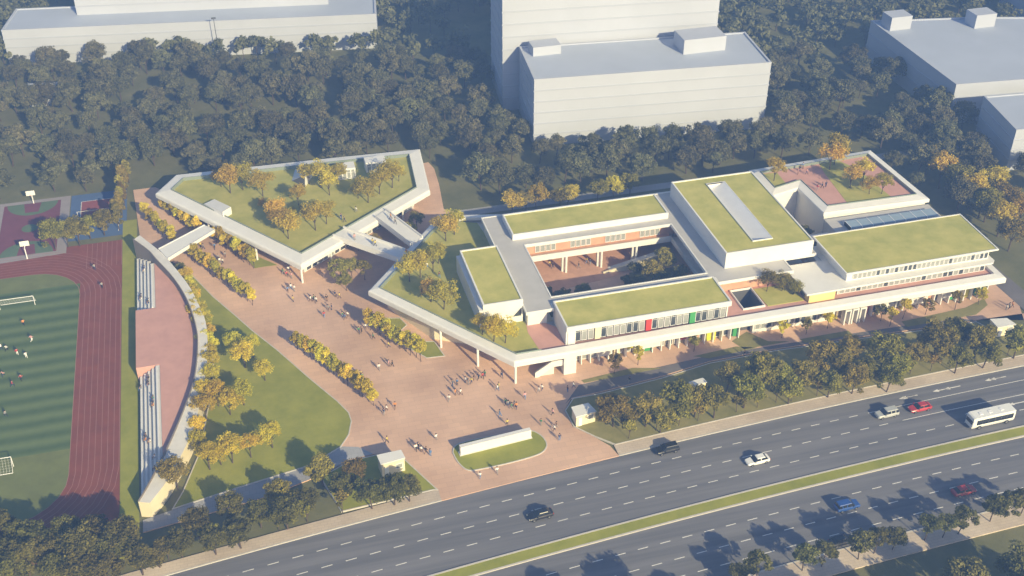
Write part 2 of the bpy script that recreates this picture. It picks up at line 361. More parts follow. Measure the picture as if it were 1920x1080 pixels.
for poly, lab in (([(1090, 713), (1185, 690), (1240, 690), (1160, 706), (1095, 718)], 'grass strip before the west end of the long facade'),
                  ([(1300, 668), (1380, 650), (1420, 652), (1330, 672)], 'grass strip before the yellow panel of the facade'),
                  ([(1372, 640), (1400, 622), (1440, 640), (1480, 640), (1395, 655)], 'grass patch in front of the recessed entrance'),
                  ([(1500, 636), (1590, 620), (1600, 628), (1510, 643)], 'grass strip before the brick banded bay'),
                  ([(1690, 603), (1810, 577), (1845, 560), (1852, 572), (1830, 590), (1700, 613)], 'grass bed round the east end of the facade')):
    lawn('lawn', GP(poly), 0.04, 'belt_grass', lab, kerb=False)
lawn('lawn', GP([(742, 640), (815, 640), (835, 668), (800, 672)]), 0.04, 'lawn', 'small lawn under the west eaves of the main building', kerb=True)
lawn('lawn', [(24.5, 207.5), (30, 206), (31, 203), (28.5, 200.5), (25.2, 202)], 0.04, 'lawn', 'round lawn under the west corner of the main building', kerb=True)
lawn('lawn', GP([(455, 478), (480, 480), (520, 497), (495, 500), (478, 503)]), 0.04, 'lawn', 'small lawn beside the garden roof building', kerb=False)
# path behind the school and east lane
mb = MB(); mb.sheet(ccw([(50, 244.5), (200, 244.5), (200, 247.3), (50, 247.6)]), ZG + 0.03); mb.build('path', 'path_paving', kind='structure', label='grey path running along behind the school')
mb = MB(); mb.sheet(ccw([(163, 172), (168, 172), (166.5, 200), (164.5, 240), (161, 240)]), ZG + 0.21); mb.build('path', 'drive_asphalt', kind='structure', label='grey lane along the east end of the school')

# ---------------------------------------------------------------- sports ground
mb = MB(); mb.sheet(rect_(-28.55, -25.2, 150, 264), ZG + 0.03); mb.build('lawn', 'lawn', kind='structure', label='narrow grass strip between the running track and the stand')
trk = rrect(-92, -28.6, 152.5, 255.2, (16, 9, 0, 16))
mb = MB(); mb.sheet(trk, ZG + 0.02); track = mb.build('running_track', 'track_rubber', kind='structure', label='dark red running track round the football field')
mb = MB(); mb.sheet(rrect(-83, -37.6, 162.6, 244.8, 11), ZG + 0.03); mb.build('infield', 'pitch_green', kind='structure', label='plain green ends of the football field')
mb = MB(); mb.sheet([(-82.5, 181.0), (-37.75, 181.0), (-37.75, 238.3), (-82.5, 238.3)], ZG + 0.036); mb.build('football_pitch', 'pitch_mown', kind='structure', label='striped mown green football pitch')
def outline(poly, w):
    b = MB(); p = ccw(poly); q = inset(p, w); n = len(p)
    for i in range(n):
        j = (i + 1) % n; b.face([(*p[i], 0), (*p[j], 0), (*q[j], 0), (*q[i], 0)])
    return b
for k in range(0, 9):
    d = 1.125 * k
    b = outline(rrect(-83 - d, -37.6 + d - (0.12 if k == 8 else 0), 162.6 - d, 244.8 + d, 11 + d), 0.10); b.v = [(x, y, ZG + 0.045) for x, y, z in b.v]
    b.build('lane_line', 'track_line', track)
for k in range(1, 9):
    b = MB(); x = -37.6 + 1.125 * k - 0.15; b.face([(x, 236 + 8, ZG + 0.049), (x + 0.1, 244, ZG + 0.049), (x + 0.1, 255, ZG + 0.049), (x, 255, ZG + 0.049)]); b.build('lane_line', 'track_line', track)
mb = MB(); mb.sheet([(-75, 250.6), (-41.4, 252.4), (-41.4, 280.4), (-75, 280.4)], ZG + 0.026); bc = mb.build('basketball_court', 'court_grey', kind='structure', label='maroon and green basketball court with grey border')
def arc_sheet(cx, cy, r, a0, a1, z, n=14): return [(cx + r * math.cos(R(a0 + (a1 - a0) * k / n)), cy + r * math.sin(R(a0 + (a1 - a0) * k / n)), z) for k in range(n + 1)]
mb = MB(); mb.sheet([(-57.3, 254.0), (-43.7, 254.0), (-43.7, 278.9), (-57.3, 278.9)], ZG + 0.032); mb.build('playing_area', 'court_maroon', bc)
for cy, a0, a1 in ((254.0, 0, 180), (278.9, 180, 360)):
    mb = MB(); mb.face(arc_sheet(-50.5, cy, 6.1, a0, a1, ZG + 0.038)); mb.build('three_point_zone', 'court_green', bc)
    mb = MB(); s = 1 if cy < 260 else -1; mb.sheet(ccw([(-52.6, cy + s * 0.05), (-48.4, cy + s * 0.05), (-48.9, cy + s * 4.6), (-52.1, cy + s * 4.6)]), ZG + 0.044); mb.build('key_zone', 'court_maroon', bc)
mb = MB(); mb.face(arc_sheet(-50.5, 266.4, 1.9, 0, 345, ZG + 0.038)); mb.build('centre_circle', 'court_green', bc)
mb = MB(); mb.sheet([(-41.2, 257.5), (-27.6, 257.5), (-27.6, 280.2), (-41.2, 280.2)], ZG + 0.026); vc = mb.build('volleyball_court', 'court_blue', kind='structure', label='blue volleyball court with red playing area')
mb = MB(); mb.sheet([(-38.6, 267.2), (-29.6, 267.2), (-29.6, 276.3), (-38.6, 276.3)], ZG + 0.032); mb.build('playing_area', 'court_red', vc)
for x0, x1, y0, y1 in ((-38.75, -38.6, 259.5, 276.4), (-29.6, -29.45, 259.5, 276.4), (-38.6, -29.6, 276.3, 276.45), (-38.6, -29.6, 267.05, 267.2)):
    mb = MB(); mb.sheet([(x0, y0), (x1, y0), (x1, y1), (x0, y1)], ZG + 0.038); mb.build('court_line', 'road_paint', vc)
# ================================================================ BUILDINGS
WCACHE = {}
def window_meshes(w, h, frame, glass, split):
    key = (round(w, 2), round(h, 2), frame, glass, split)
    if key not in WCACHE:
        t = min(0.09, w * 0.1)
        f = MB(); f.box(0, t, -0.08, 0.08, 0, h); f.box(w - t, w, -0.08, 0.08, 0, h); f.box(t, w - t, -0.08, 0.08, 0, t); f.box(t, w - t, -0.08, 0.08, h - t, h)
        if split: f.box(t, w - t, -0.06, 0.06, h * 0.66, h * 0.66 + 0.06)
        p = MB(); p.box(t, w - t, -0.02, 0.02, t, h - t)
        WCACHE[key] = (f.mesh('window', frame), p.mesh('pane', glass))
    return WCACHE[key]
def facade(parent, p0, p1, z0, z1, n, gap=0.25, glass='glass', frame='white_metal', split=True, skip=(), rnd=None):
    d = Vector((p1[0] - p0[0], p1[1] - p0[1])); L = d.length; d.normalize(); rz = math.atan2(d.y, d.x); step = L / n
    for i in range(n):
        if i in skip: continue
        g = glass if rnd is None else rnd.choice(('glass', 'glass_pale', 'glass_pale'))
        f, p = window_meshes(step - gap, z1 - z0, frame, g, split)
        o = place('window', f, parent, (p0[0] + d.x * (i * step + gap / 2), p0[1] + d.y * (i * step + gap / 2), z0), rz)
        sub('pane', p, o)
def rim_block(parent, name, x0, x1, y0, y1, z0, z1, wall='white_render', roof='green_roof', rim=0.35, hole=None, **kw):
    """upright volume with a thin parapet and a planted roof let into it"""
    p = [(x0, y0), (x1, y0), (x1, y1), (x0, y1)]
    b = MB(); sweep(b, p, [(0, z0), (0, z1), (rim, z1), (rim, z1 - 0.4)])
    o = b.build(name, wall, parent, **kw)
    q = inset(p, rim); g = MB()
    g.sheet(keyhole(q, hole) if hole else q, z1 - 0.22)
    r = g.build('green_roof', roof, o); r.location = (0, 0, 0)
    return o
def simple(parent, name, m, poly, z0, z1, **kw):
    b = MB(); b.prism(ccw(poly), z0, z1); return b.build(name, m, parent, **kw)
def rect(x0, x1, y0, y1): return [(x0, y0), (x1, y0), (x1, y1), (x0, y1)]
def column(parent, x, y, z0, z1, r=0.28, m='white_render'):
    b = MB(); b.bar((x, y, z0), (x, y, z1), r, r, 10); return b.build('column', m, parent)
rnd = random.Random(5)

# ---------------------------------------------------------------- main school building
SB = empty('school_building', (60, 182, 0), 'white school building round a courtyard with flat green roofs and broad eaves', 'building')
PZ = 5.45
pod = [(24, 209.7), (48, 177.4), (94, 178.1), (160.3, 178.3), (160.8, 206), (121.6, 206), (121.6, 233.6), (60, 233.6), (45.4, 236.8)]
EAVE = [(0.5, 4.4), (0.0, 4.5), (0.0, 5.5), (0.08, 5.72), (0.3, 5.86), (1.9, 6.08), (1.95, 6.05), (1.95, 5.3)]
mb = MB(); sweep(mb, pod, EAVE); mb.build('eaves', 'white_render', SB, smooth=False)
po = inset(pod, 0.5)
for q in ([po[0], po[1], (60.0, po[1][1] + 0.05), (60.0, 191.9), (60.0, 233.0), po[8]], [(60.0, 177.95), (94, 178.62), (99.4, 178.7), (99.4, 191.9), (60.0, 191.9)], [(99.4, 178.7), (104.7, 178.75), (104.7, 182.4), (99.4, 182.4)], [(104.7, 178.75), (159.8, 178.8), (160.2, 198), (121.6, 198), (121.6, 192), (104.7, 191.9)]):
    mb = MB(); mb.sheet(list(reversed(ccw(q))), 4.4); mb.build('soffit', 'white_render', SB)
pin = inset(pod, 1.95)
# podium deck: lawn to the west, pink terraces to the east
wells = rect(99.7, 104.4, 182.6, 189.4); 
simple(SB, 'roof_garden', 'roof_lawn', [pin[0], pin[1], (54.2, 179.35), (53.4, 186.6), (54.0, 191), (54.0, 226.9), (53.5, 231.6), (46.0, 234.7)], 5.0, PZ)
simple(SB, 'terrace', 'deck_pink', [(54.2, 179.35), (59.6, 179.4), (59.6, 187), (56, 190.8), (54.0, 191), (53.4, 186.6)], 5.0, PZ + 0.02)
simple(SB, 'terrace', 'deck_pink', rect(59.6, 99.6, 179.45, 181.0), 5.0, PZ + 0.01)
mb = MB(); mb.sheet(keyhole(rect(95.4, 114.5, 179.7, 192), wells), PZ - 0.01); mb.build('terrace', 'deck_pink', SB)
simple(SB, 'roof_garden', 'green_roof', [(105.2, 182.4), (113.6, 182.4), (113.6, 189), (104.9, 189)], 5.2, PZ + 0.12)
simple(SB, 'terrace', 'deck_pink', rect(114.5, 158.4, 180.3, 196), 5.0, PZ)
mb = MB(); sweep(mb, rect(99.5, 104.6, 182.4, 189.6), [(0, PZ - 0.4), (0, 5.85), (0.2, 5.85), (0.2, 4.0)]); mb.build('well_parapet', 'white_render', SB)
for a in (rect(99.7, 104.4, 182.6, 182.7), rect(99.7, 104.4, 189.3, 189.4), rect(99.7, 99.8, 182.7, 189.3), rect(104.3, 104.4, 182.7, 189.3)): simple(SB, 'well_wall', 'dark_frame', a, 0, 5.4)  # near-black wall colour stands in for the shade down the well
# glass rail inside the eaves of the garden
for a, c in ((pin[0], pin[1]), (pin[1], (54.2, 179.35)), (pin[8], pin[0])):
    d = (Vector(c) - Vector(a)).normalized(); nn = Vector((-d.y, d.x)) * 0.12
    simple(SB, 'glass_railing', 'rail_glass', [a, c, (c[0] + nn.x, c[1] + nn.y), (a[0] + nn.x, a[1] + nn.y)], 5.4, 6.35)
# ground floor
gw = lambda poly, m='white_render', z1=4.45, nm='wall': simple(SB, nm, m, poly, 0, z1)
gw([(28.0, 210.3), (35.2, 196.8), (46.5, 190.5), (60, 190.5), (60, 232), (46.5, 234)], 'cream_wall')
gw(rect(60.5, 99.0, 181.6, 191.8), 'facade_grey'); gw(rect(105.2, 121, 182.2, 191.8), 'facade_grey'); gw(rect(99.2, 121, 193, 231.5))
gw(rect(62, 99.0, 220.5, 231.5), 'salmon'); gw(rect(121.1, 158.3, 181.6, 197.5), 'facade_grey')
simple(SB, 'pier', 'white_render', rect(58.6, 61.2, 177.9, 181.55), 0, 4.45)
for x, y in ((48.4, 177.9), (42.4, 185.3), (36.4, 193.4)): column(SB, x, y, 0, 4.4, 0.26)
# outdoor stair at the south corner
st = MB(); st.prism([(52.6, 179.3), (58.6, 179.3), (58.6, 179.6), (52.6, 179.6)], 0, 0.01)
st.v = []; st.f = []; st.m = []
for k, pts in enumerate(([(52.7, 0.0), (53.5, 0.0), (56.6, 2.0), (58.6, 2.0), (58.6, 3.4), (56.2, 3.4), (52.7, 1.2)],)):
    for y0, y1 in ((178.5, 178.75),):
        st.face([(x, y0, z) for x, z in pts]); st.face([(x, y1, z) for x, z in reversed(pts)])
        for i in range(len(pts)):
            a, c = pts[i], pts[(i + 1) % len(pts)]; st.face([(a[0], y0, a[1]), (a[0], y1, a[1]), (c[0], y1, c[1]), (c[0], y0, c[1])])
st.build('stair_balustrade', 'white_render', SB)
for k in range(10): simple(SB, 'stair_step', 'concrete', rect(53.4 + 0.33 * k, 53.75 + 0.33 * k, 178.76, 180.6), 0, 0.19 * (k + 1))
facade(SB, (61.4, 181.5), (98.6, 181.5), 0.35, 4.1, 20, 0.35, frame='white_metal', skip=(3, 8, 9, 13, 16), rnd=rnd)
simple(SB, 'bay_wall', 'white_render', rect(101.6, 120.9, 181.1, 182.15), 0, 4.38)
facade(SB, (102, 181.0), (120.5, 181.0), 0.9, 3.0, 14, 0.2, rnd=rnd)
simple(SB, 'cladding_band', 'salmon', rect(101.5, 121.0, 180.75, 181.05), 3.1, 4.36)
facade(SB, (122, 181.5), (157.8, 181.5), 0.3, 4.1, 19, 0.4, skip=(0, 1, 5, 9, 14), rnd=rnd)
for x0, x1, z0, z1 in ((66.6, 69.6, 1.5, 2.9), (75.6, 80.2, 1.7, 3.2), (130.5, 134.2, 1.6, 3.0), (138.5, 142.5, 1.4, 3.0), (146.5, 149.5, 1.8, 3.2)):
    simple(SB, 'bay_box', 'white_render', rect(x0, x1, 179.9, 181.42), z0, z1)
for x0, x1, z0, z1, m in ((64.3, 65.9, 2.4, 4.2, 'panel_red'), (73.1, 74.4, 1.6, 4.2, 'panel_yellow'), (76.9, 78.4, 0.2, 1.6, 'panel_green'), (85.2, 86.8, 1.6, 4.2, 'panel_red'), (91.0, 93.0, 0.2, 3.4, 'panel_yellow'), (74.8, 75.5, 0.2, 4.2, 'panel_green'), (97.0, 98.2, 0.2, 4.2, 'panel_green'), (127.2, 128.8, 0.3, 4.2, 'panel_red'), (136.0, 138.0, 3.0, 4.3, 'panel_red'), (152.5, 153.6, 0.2, 3.6, 'panel_yellow'), (70.4, 71.6, 0.2, 4.2, 'cream_wall'), (81.2, 82.2, 2.2, 4.2, 'panel_green'), (88.3, 89.2, 0.2, 4.2, 'salmon'), (132.0, 133.2, 3.1, 4.3, 'panel_green'), (143.2, 144.4, 0.3, 4.2, 'salmon'), (148.8, 149.8, 0.3, 1.7, 'panel_green'), (155.4, 156.6, 0.3, 4.2, 'panel_green'), (124.9, 126.2, 0.3, 4.2, 'salmon')):
    simple(SB, 'colour_panel', m, rect(x0, x1, 180.8, 181.45), z0, z1)
for x in np.linspace(63, 98, 19): simple(SB, 'fin', 'white_metal', rect(x, x + 0.18, 180.2, 181.45), 0.0, 4.4)
for x in np.linspace(123.5, 157.5, 19): simple(SB, 'fin', 'white_metal', rect(x, x + 0.2, 180.0, 181.45), 0.0, 4.4)
for x in (121.8, 123.6, 125.4):
    b = MB(); b.box(x, x + 0.3, 178.6, 180.0, 0, 3.9); b.box(x + 1.2, x + 1.5, 178.6, 180.0, 0, 3.9); b.box(x + 0.3, x + 1.2, 178.6, 180.0, 3.5, 3.9); b.build('portal_frame', 'white_render', SB)
# second storey: courtyard ring
ring_outer = [(53.5, 188.2), (59.4, 188.2), (59.4, 190.0), (96.0, 190.0), (96.0, 188.3), (113.5, 188.3), (113.5, 193.3), (121.5, 193.3), (121.5, 227.2), (53.5, 227.2)]
court = rect(60.1, 95.0, 192.4, 213.3)
kh = keyhole(ring_outer, court)
mb = MB(); mb.prism(kh, 8.75, 9.3); mb.build('ring_roof', 'roof_membrane', SB)
mb = MB(); sweep(mb, list(reversed(list(reversed(ccw(ring_outer))))), [(-0.06, 8.7), (-0.06, 9.42), (0.22, 9.42), (0.22, 9.28)]); mb.build('roof_edge', 'white_render', SB)
mb = MB(); sweep(mb, inset(court, -0.24), [(0.3, 8.7), (0.3, 9.42), (0.02, 9.42), (0.02, 9.28)]); mb.build('roof_edge', 'white_render', SB)
up = lambda poly, m, z0=5.3, z1=8.8, nm='upper_wall': simple(SB, nm, m, poly, z0, z1)
up(rect(54.0, 58.2, 189.0, 226.5), 'white_render'); up(rect(58.2, 97.5, 215.3, 226.5), 'salmon'); up(rect(97.2, 99.3, 192.8, 226.5), 'concrete')
up(rect(97.4, 113.0, 190.0, 192.5), 'salmon'); up(rect(60.2, 96.0, 189.0, 190.8), 'concrete')
simple(SB, 'gallery_floor', 'salmon', [(60.3, 213.9), (95.5, 213.9), (95.5, 215.25), (60.3, 215.25)], 5.0, 5.42)
simple(SB, 'slab_edge', 'white_render', rect(60.3, 95.6, 213.55, 213.88), 4.35, 5.75)
simple(SB, 'gallery_floor', 'concrete', rect(95.7, 97.2, 192.6, 213.5), 4.6, 5.42)
simple(SB, 'slab_edge', 'concrete', rect(95.35, 95.65, 192.6, 213.5), 4.5, 5.75)
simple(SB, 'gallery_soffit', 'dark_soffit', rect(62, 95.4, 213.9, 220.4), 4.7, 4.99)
for x in (61.4, 70.1, 78.6, 87.1): column(SB, x, 213.75, 0, 4.35, 0.3); 
for x in (61.4, 70.1, 78.6, 87.1): simple(SB, 'pier', 'concrete', rect(x - 0.9, x - 0.3, 214.2, 214.8), 0, 4.7)
for k in range(4):
    facade(SB, (63 + 8.4 * k, 215.2), (68.0 + 8.4 * k, 215.2), 5.7, 8.2, 4, 0.15, 'glass_pale', 'white_metal')
b = MB(); pts = [(78.2, 0.0), (91.5, 0.0), (91.5, 2.9), (78.2, 0.35)]
b.face([(x, 210.9, z) for x, z in pts]); b.face([(x, 211.3, z) for x, z in reversed(pts)])
for i in range(4):
    a, c = pts[i], pts[(i + 1) % 4]; b.face([(a[0], 210.9, a[1]), (a[0], 211.3, a[1]), (c[0], 211.3, c[1]), (c[0], 210.9, c[1])])
b.build('ramp_wall', 'cream_wall', SB)
b = MB(); b.prism([(80, 211.3), (91.5, 211.3), (91.5, 213.2), (80, 213.2)], 0, [0.1, 2.4, 2.4, 0.1]); b.build('ramp', 'concrete', SB)
simple(SB, 'courtyard_floor', 'salmon', [(60, 206.2), (78, 208.8), (95.4, 213), (99, 220.4), (60, 220.4)], 0.0, 0.03)
simple(SB, 'planting_bed', 'ground_grass', [(79, 196), (95, 194), (95.2, 209), (84, 209.5)], 0.0, 0.25)
simple(SB, 'planting_bed', 'ground_grass', [(60.5, 193), (72, 193), (70, 203.5), (61, 205.5)], 0.0, 0.2)
# upper volumes with planted roofs
rim_block(SB, 'upper_block', 45.0, 53.5, 190.8, 212.4, 5.3, 11.0)
b = MB(); b.face([(51.3, 190.74, 7.0), (53.1, 190.74, 7.0), (53.1, 190.74, 9.0)]); b.build('triangle_window', 'glass', SB)
simple(SB, 'ledge', 'white_render', rect(44.2, 44.98, 190.8, 212.4), 5.3, 9.7)
rim_block(SB, 'upper_block', 58.0, 95.3, 215.9, 225.1, 9.0, 10.8)
rim_block(SB, 'upper_block', 59.6, 95.35, 179.95, 189.7, 9.05, 10.2)
simple(SB, 'side_wall', 'white_render', rect(59.65, 60.0, 180.5, 189.6), 5.3, 9.04)
simple(SB, 'side_wall', 'white_render', rect(95.0, 95.3, 181.2, 189.6), 5.3, 9.04)
simple(SB, 'side_wall', 'white_render', rect(60.0, 61.6, 180.3, 181.2), 5.3, 9.04)
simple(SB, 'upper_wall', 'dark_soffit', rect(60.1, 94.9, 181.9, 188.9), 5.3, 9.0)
facade(SB, (61.7, 181.1), (94.8, 181.1), 5.6, 9.0, 24, 0.2, rnd=rnd, skip=(3, 11, 18))
for i, m in ((3, 'cream_wall'), (11, 'panel_red'), (18, 'panel_green')):
    x = 61.7 + 33.1 / 24 * i; simple(SB, 'colour_panel', m, rect(x + 0.1, x + 1.3, 180.7, 181.6), 5.6, 9.0)
sk = rect(107.2, 111.7, 196.3, 222.3)
rim_block(SB, 'upper_block', 99.45, 120.15, 192.95, 225.4, 9.1, 13.2, hole=sk)
b = MB(); w0, w1, y0, y1, zt, zb = 107.2, 111.7, 196.3, 222.3, 13.2, 11.2
b.face([(w0, y0, zb), (w1, y0, zt), (w1, y1, zt), (w0, y1, zb)]); b.build('skylight_slope', 'white_metal', SB)
b = MB(); b.face([(w0, y1, zb), (w1, y1, zt), (w0, y1, zt)]); b.face([(w0, y0, zb), (w0, y0, zt), (w1, y0, zt)]); b.face([(w0, y0, zb), (w0, y1, zb), (w0, y1, zt), (w0, y0, zt)]); b.build('skylight_wall', 'white_render', SB)
mb = MB(); sweep(mb, inset(sk, -0.15), [(0, 12.9), (0, 13.25), (0.15, 13.25), (0.15, 12.9)]); mb.build('skylight_kerb', 'white_render', SB)
# east block with two eaves
simple(SB, 'lower_eave', 'white_render', [(113.2, 180.9), (158.6, 181.6), (159.4, 182.4), (159.4, 198), (122.5, 198), (122.5, 192.2), (113.2, 192.2)], 7.65, 8.02)
simple(SB, 'upper_wall', 'white_render', rect(121.5, 157.6, 182.6, 197.4), 5.4, 7.65)
simple(SB, 'upper_wall', 'concrete', rect(114.2, 121.4, 184.0, 191.6), 5.4, 7.64)
simple(SB, 'upper_wall', 'yellow_wall', rect(114.1, 120.2, 181.3, 183.9), 5.4, 7.64)
b = MB(); b.box(114.02, 114.09, 183.2, 187.0, 5.7, 7.4); b.build('louvre_opening', 'dark_frame', SB)
facade(SB, (121.8, 182.5), (157.4, 182.5), 5.6, 7.5, 27, 0.12, rnd=rnd)
simple(SB, 'upper_wall', 'white_render', rect(123.6, 158.3, 183.4, 197.2), 8.02, 10.62)
facade(SB, (125.0, 183.3), (158.1, 183.3), 8.3, 10.4, 30, 0.14, 'glass_pale', rnd=rnd)
mb = MB(); er = [(122.5, 182.0), (159.6, 182.2), (159.9, 197.8), (122.5, 197.8)]
sweep(mb, er, [(0.5, 10.6), (0, 10.68), (0, 11.05), (0.3, 11.05), (0.3, 10.85)]); mb.build('roof_edge', 'white_render', SB)
mb = MB(); mb.sheet(list(reversed(inset(er, 0.5))), 10.6); mb.build('soffit', 'white_render', SB)
mb = MB(); mb.sheet(inset(er, 0.3), 10.92); mb.build('green_roof', 'green_roof', SB)
# link roof behind the east block with its long skylight, and the north-east wing
simple(SB, 'link_roof', 'roof_membrane', rect(131.2, 158.5, 198.1, 208.0), 0, 8.0)
mb = MB(); mb.prism(rect(134.5, 157.0, 201.5, 204.6), 7.95, 9.0); mb.build('long_skylight', 'skylight_glass', SB)
for x in np.linspace(134.5, 156.9, 9): simple(SB, 'skylight_bar', 'white_metal', rect(x, x + 0.12, 201.4, 204.7), 8.0, 9.06)
wing = [(122.9, 219.0), (130.7, 221.0), (131.2, 208.6), (158.6, 208.0), (157.4, 234.0), (122.9, 232.2)]
wing = ccw(wing)
mb = MB(); mb.prism(inset(wing, 0.6), 0, 8.7); mb.build('wing_wall', 'white_render', SB)
mb = MB(); sweep(mb, wing, [(0.5, 8.4), (0, 8.5), (0, 9.25), (0.1, 9.4), (2.1, 9.75), (2.15, 9.0)]); mb.build('eaves', 'white_render', SB)
mb = MB(); mb.sheet(inset(wing, 2.1), 9.2); mb.build('terrace', 'deck_pink', SB)
wi = inset(wing, 2.15)
simple(SB, 'roof_garden', 'roof_lawn', [(125.1, 221.9), (129.0, 222.8), (129.3, 229.5), (125.1, 229.9)], 8.9, 9.24)
simple(SB, 'roof_garden', 'roof_lawn', [(138.8, 210.6), (150.5, 210.3), (149.5, 226), (147, 231.3), (141.5, 231), (140.5, 226)], 8.9, 9.24)
for a, c in ((wi[i], wi[(i + 1) % len(wi)]) for i in range(len(wi))):
    d = (Vector(c) - Vector(a)).normalized(); nn = Vector((-d.y, d.x)) * 0.12
    simple(SB, 'glass_railing', 'rail_glass', [a, c, (c[0] + nn.x, c[1] + nn.y), (a[0] + nn.x, a[1] + nn.y)], 9.15, 9.95)

# ---------------------------------------------------------------- garden roof building (north-west)
GB = empty('garden_building', (11, 226, 0), 'low angular school building with a large planted garden roof and white rim', 'building')
ga = ccw([(-19.8, 265.2), (11.1, 223.4), (45.8, 249.0), (47.7, 271.3), (25.8, 272.4), (-14.6, 273.6)])
mb = MB(); sweep(mb, ga, [(0.5, 4.4), (0.0, 4.5), (0.0, 5.4), (0.1, 5.66), (0.4, 5.82), (3.1, 6.08), (3.15, 5.3)]); mb.build('eaves', 'white_render', GB)
mb = MB(); mb.sheet(list(reversed(inset(ga, 0.5))), 4.4); mb.build('soffit', 'white_render', GB)
mb = MB(); mb.sheet(inset(ga, 3.1), PZ); mb.build('roof_garden', 'roof_lawn', GB)
gi = inset(ga, 3.16)
for i in range(len(gi)):
    a, c = gi[i], gi[(i + 1) % len(gi)]
    d = (Vector(c) - Vector(a)).normalized(); nn = Vector((-d.y, d.x)) * 0.12
    simple(GB, 'glass_railing', 'rail_glass', [a, c, (c[0] + nn.x, c[1] + nn.y), (a[0] + nn.x, a[1] + nn.y)], 5.4, 6.35)
gq = inset(ga, 4.2); mb = MB(); mb.prism(gq, 0, 4.42); mb.build('wall', 'concrete', GB)
for i in range(len(gq)):
    a, c = Vector(gq[i]), Vector(gq[(i + 1) % len(gq)]); L = (c - a).length; d = (c - a) / L
    nn = Vector((d.y, -d.x)) * 0.1
    if i < 3 and L > 8: facade(GB, tuple(a + nn + d * 0.5), tuple(c + nn - d * 0.5), 0.2, 4.1, int(L / 1.8), 0.3, rnd=rnd)
for x, y in ((11.1, 225.2), (18.5, 230.5), (2.0, 237.5), (-8, 250.5), (27, 236.6), (38, 244.8)): column(GB, x, y, 0, 4.4, 0.25)
for p, w, h, sx in (((651, 336), 4.6, 3.0, 3.4), ((706, 322), 5.2, 2.8, 3.2)):
    u, v = G(*p, PZ); rb = simple(GB, 'roof_pavilion', 'white_render', rect(u - w / 2, u + w / 2, v, v + sx), 5.3, PZ + h)
    facade(GB, (u - w / 2 + 0.2, v - 0.05), (u + w / 2 - 0.2, v - 0.05), PZ + 0.2, PZ + h - 0.3, 4, 0.12, 'glass_pale')
u0, v0 = G(547, 339, PZ); u1, v1 = G(572, 351, PZ)
b = MB(); top = (u1 + 0.3, v1 + 0.8, 8.3); bk = (u0 + 1.5, v0 + 6.0, PZ); bk2 = (u1 + 3.0, v1 + 6.0, PZ)
b.face([(u0, v0, PZ), (u1, v1, PZ), top]); b.build('roof_light_glass', 'dark_frame', GB)
b = MB(); b.face([(u0, v0, PZ), top, bk]); b.face([top, bk2, bk]); b.face([(u1, v1, PZ), bk2, top]); b.build('roof_light_hood', 'white_render', GB)
q = GP([(382, 381), (402, 374), (434, 394), (418, 403)], 6.5); simple(GB, 'stair_hood', 'white_render', q, 5.2, [6.3, 6.6, 7.4, 7.3] if area(q) > 0 else [7.3, 7.4, 6.6, 6.3])

# ---------------------------------------------------------------- footbridges
def bridge(poly, z, label, thick=0.9, up=0.55):
    """poly: two sides given as (left start, left end, right end, right start)"""
    c = Vector((sum(p[0] for p in poly) / 4, sum(p[1] for p in poly) / 4, 0))
    r = empty('footbridge', c, label, 'footbridge')
    simple(r, 'deck', 'white_render', poly, z - 0.35, z)
    for a, e in ((poly[0], poly[1]), (poly[3], poly[2])):
        d = (Vector(e) - Vector(a)).normalized(); m = (Vector(poly[0]) + Vector(poly[2])) / 2 - Vector(a); nn = Vector((-d.y, d.x)); nn = nn if nn.dot(m) < 0 else -nn
        simple(r, 'parapet', 'white_render', [a, e, (e[0] + nn.x * 0.25, e[1] + nn.y * 0.25), (a[0] + nn.x * 0.25, a[1] + nn.y * 0.25)], z - thick, z + up)
    return r
bridge(GP([(384, 422), (298, 467), (314, 484), (402, 430)], 5.0), 5.0, 'pale footbridge from the garden roof building to the curved stand', 0.7, 0.12)
bridge(GP([(704, 406), (771, 457), (791, 446), (722, 394)], 6.2), 6.2, 'footbridge between the two school roofs, the one nearer the wood')
bridge(GP([(625, 442), (750, 486), (767, 473), (643, 428)], 6.2), 6.2, 'footbridge between the two school roofs, the one nearer the plaza')

# ---------------------------------------------------------------- curved grandstand
GS = empty('grandstand', (-18, 205, 0), 'crescent-shaped stand with a curved walkway, pink deck and white seating steps', 'grandstand')
out_px = [(262, 441), (295, 467), (312, 483), (351, 531), (372, 570), (385, 601), (389, 640), (387, 689), (379, 730), (363, 803), (318, 893), (281, 943)]
in_px = [(249, 450), (278, 471), (292, 487), (325, 523), (351, 565), (367, 614), (370, 653), (363, 713), (342, 774), (310, 846), (280, 905), (259, 941)]
N = len(out_px); zt = [5.0 - 1.6 * i / (N - 1) for i in range(N)]
oc = smooth_path([G(*p, z) for p, z in zip(out_px, zt)], 4); ic = smooth_path([G(*p, z) for p, z in zip(in_px, zt)], 4)
zz = [5.0 - 1.6 * i / (len(oc) - 1) for i in range(len(oc))]
b = MB(); n = len(oc)
for i in range(n - 1):
    b.face([(*oc[i], zz[i]), (*ic[i], zz[i]), (*ic[i + 1], zz[i + 1]), (*oc[i + 1], zz[i + 1])])
b.build('walkway', 'concrete', GS)
b = MB()
for i in range(n - 1):
    b.face([(*oc[i], ZG), (*oc[i], zz[i]), (*oc[i + 1], zz[i + 1]), (*oc[i + 1], ZG)])
b.face([(*oc[-1], ZG), (*oc[-1], zz[-1]), (*ic[-1], zz[-1]), (*ic[-1], ZG)]); b.face([(*ic[0], ZG), (*ic[0], zz[0]), (*oc[0], zz[0]), (*oc[0], ZG)])
b.build('outer_wall', 'cream_wall', GS)
b = MB()
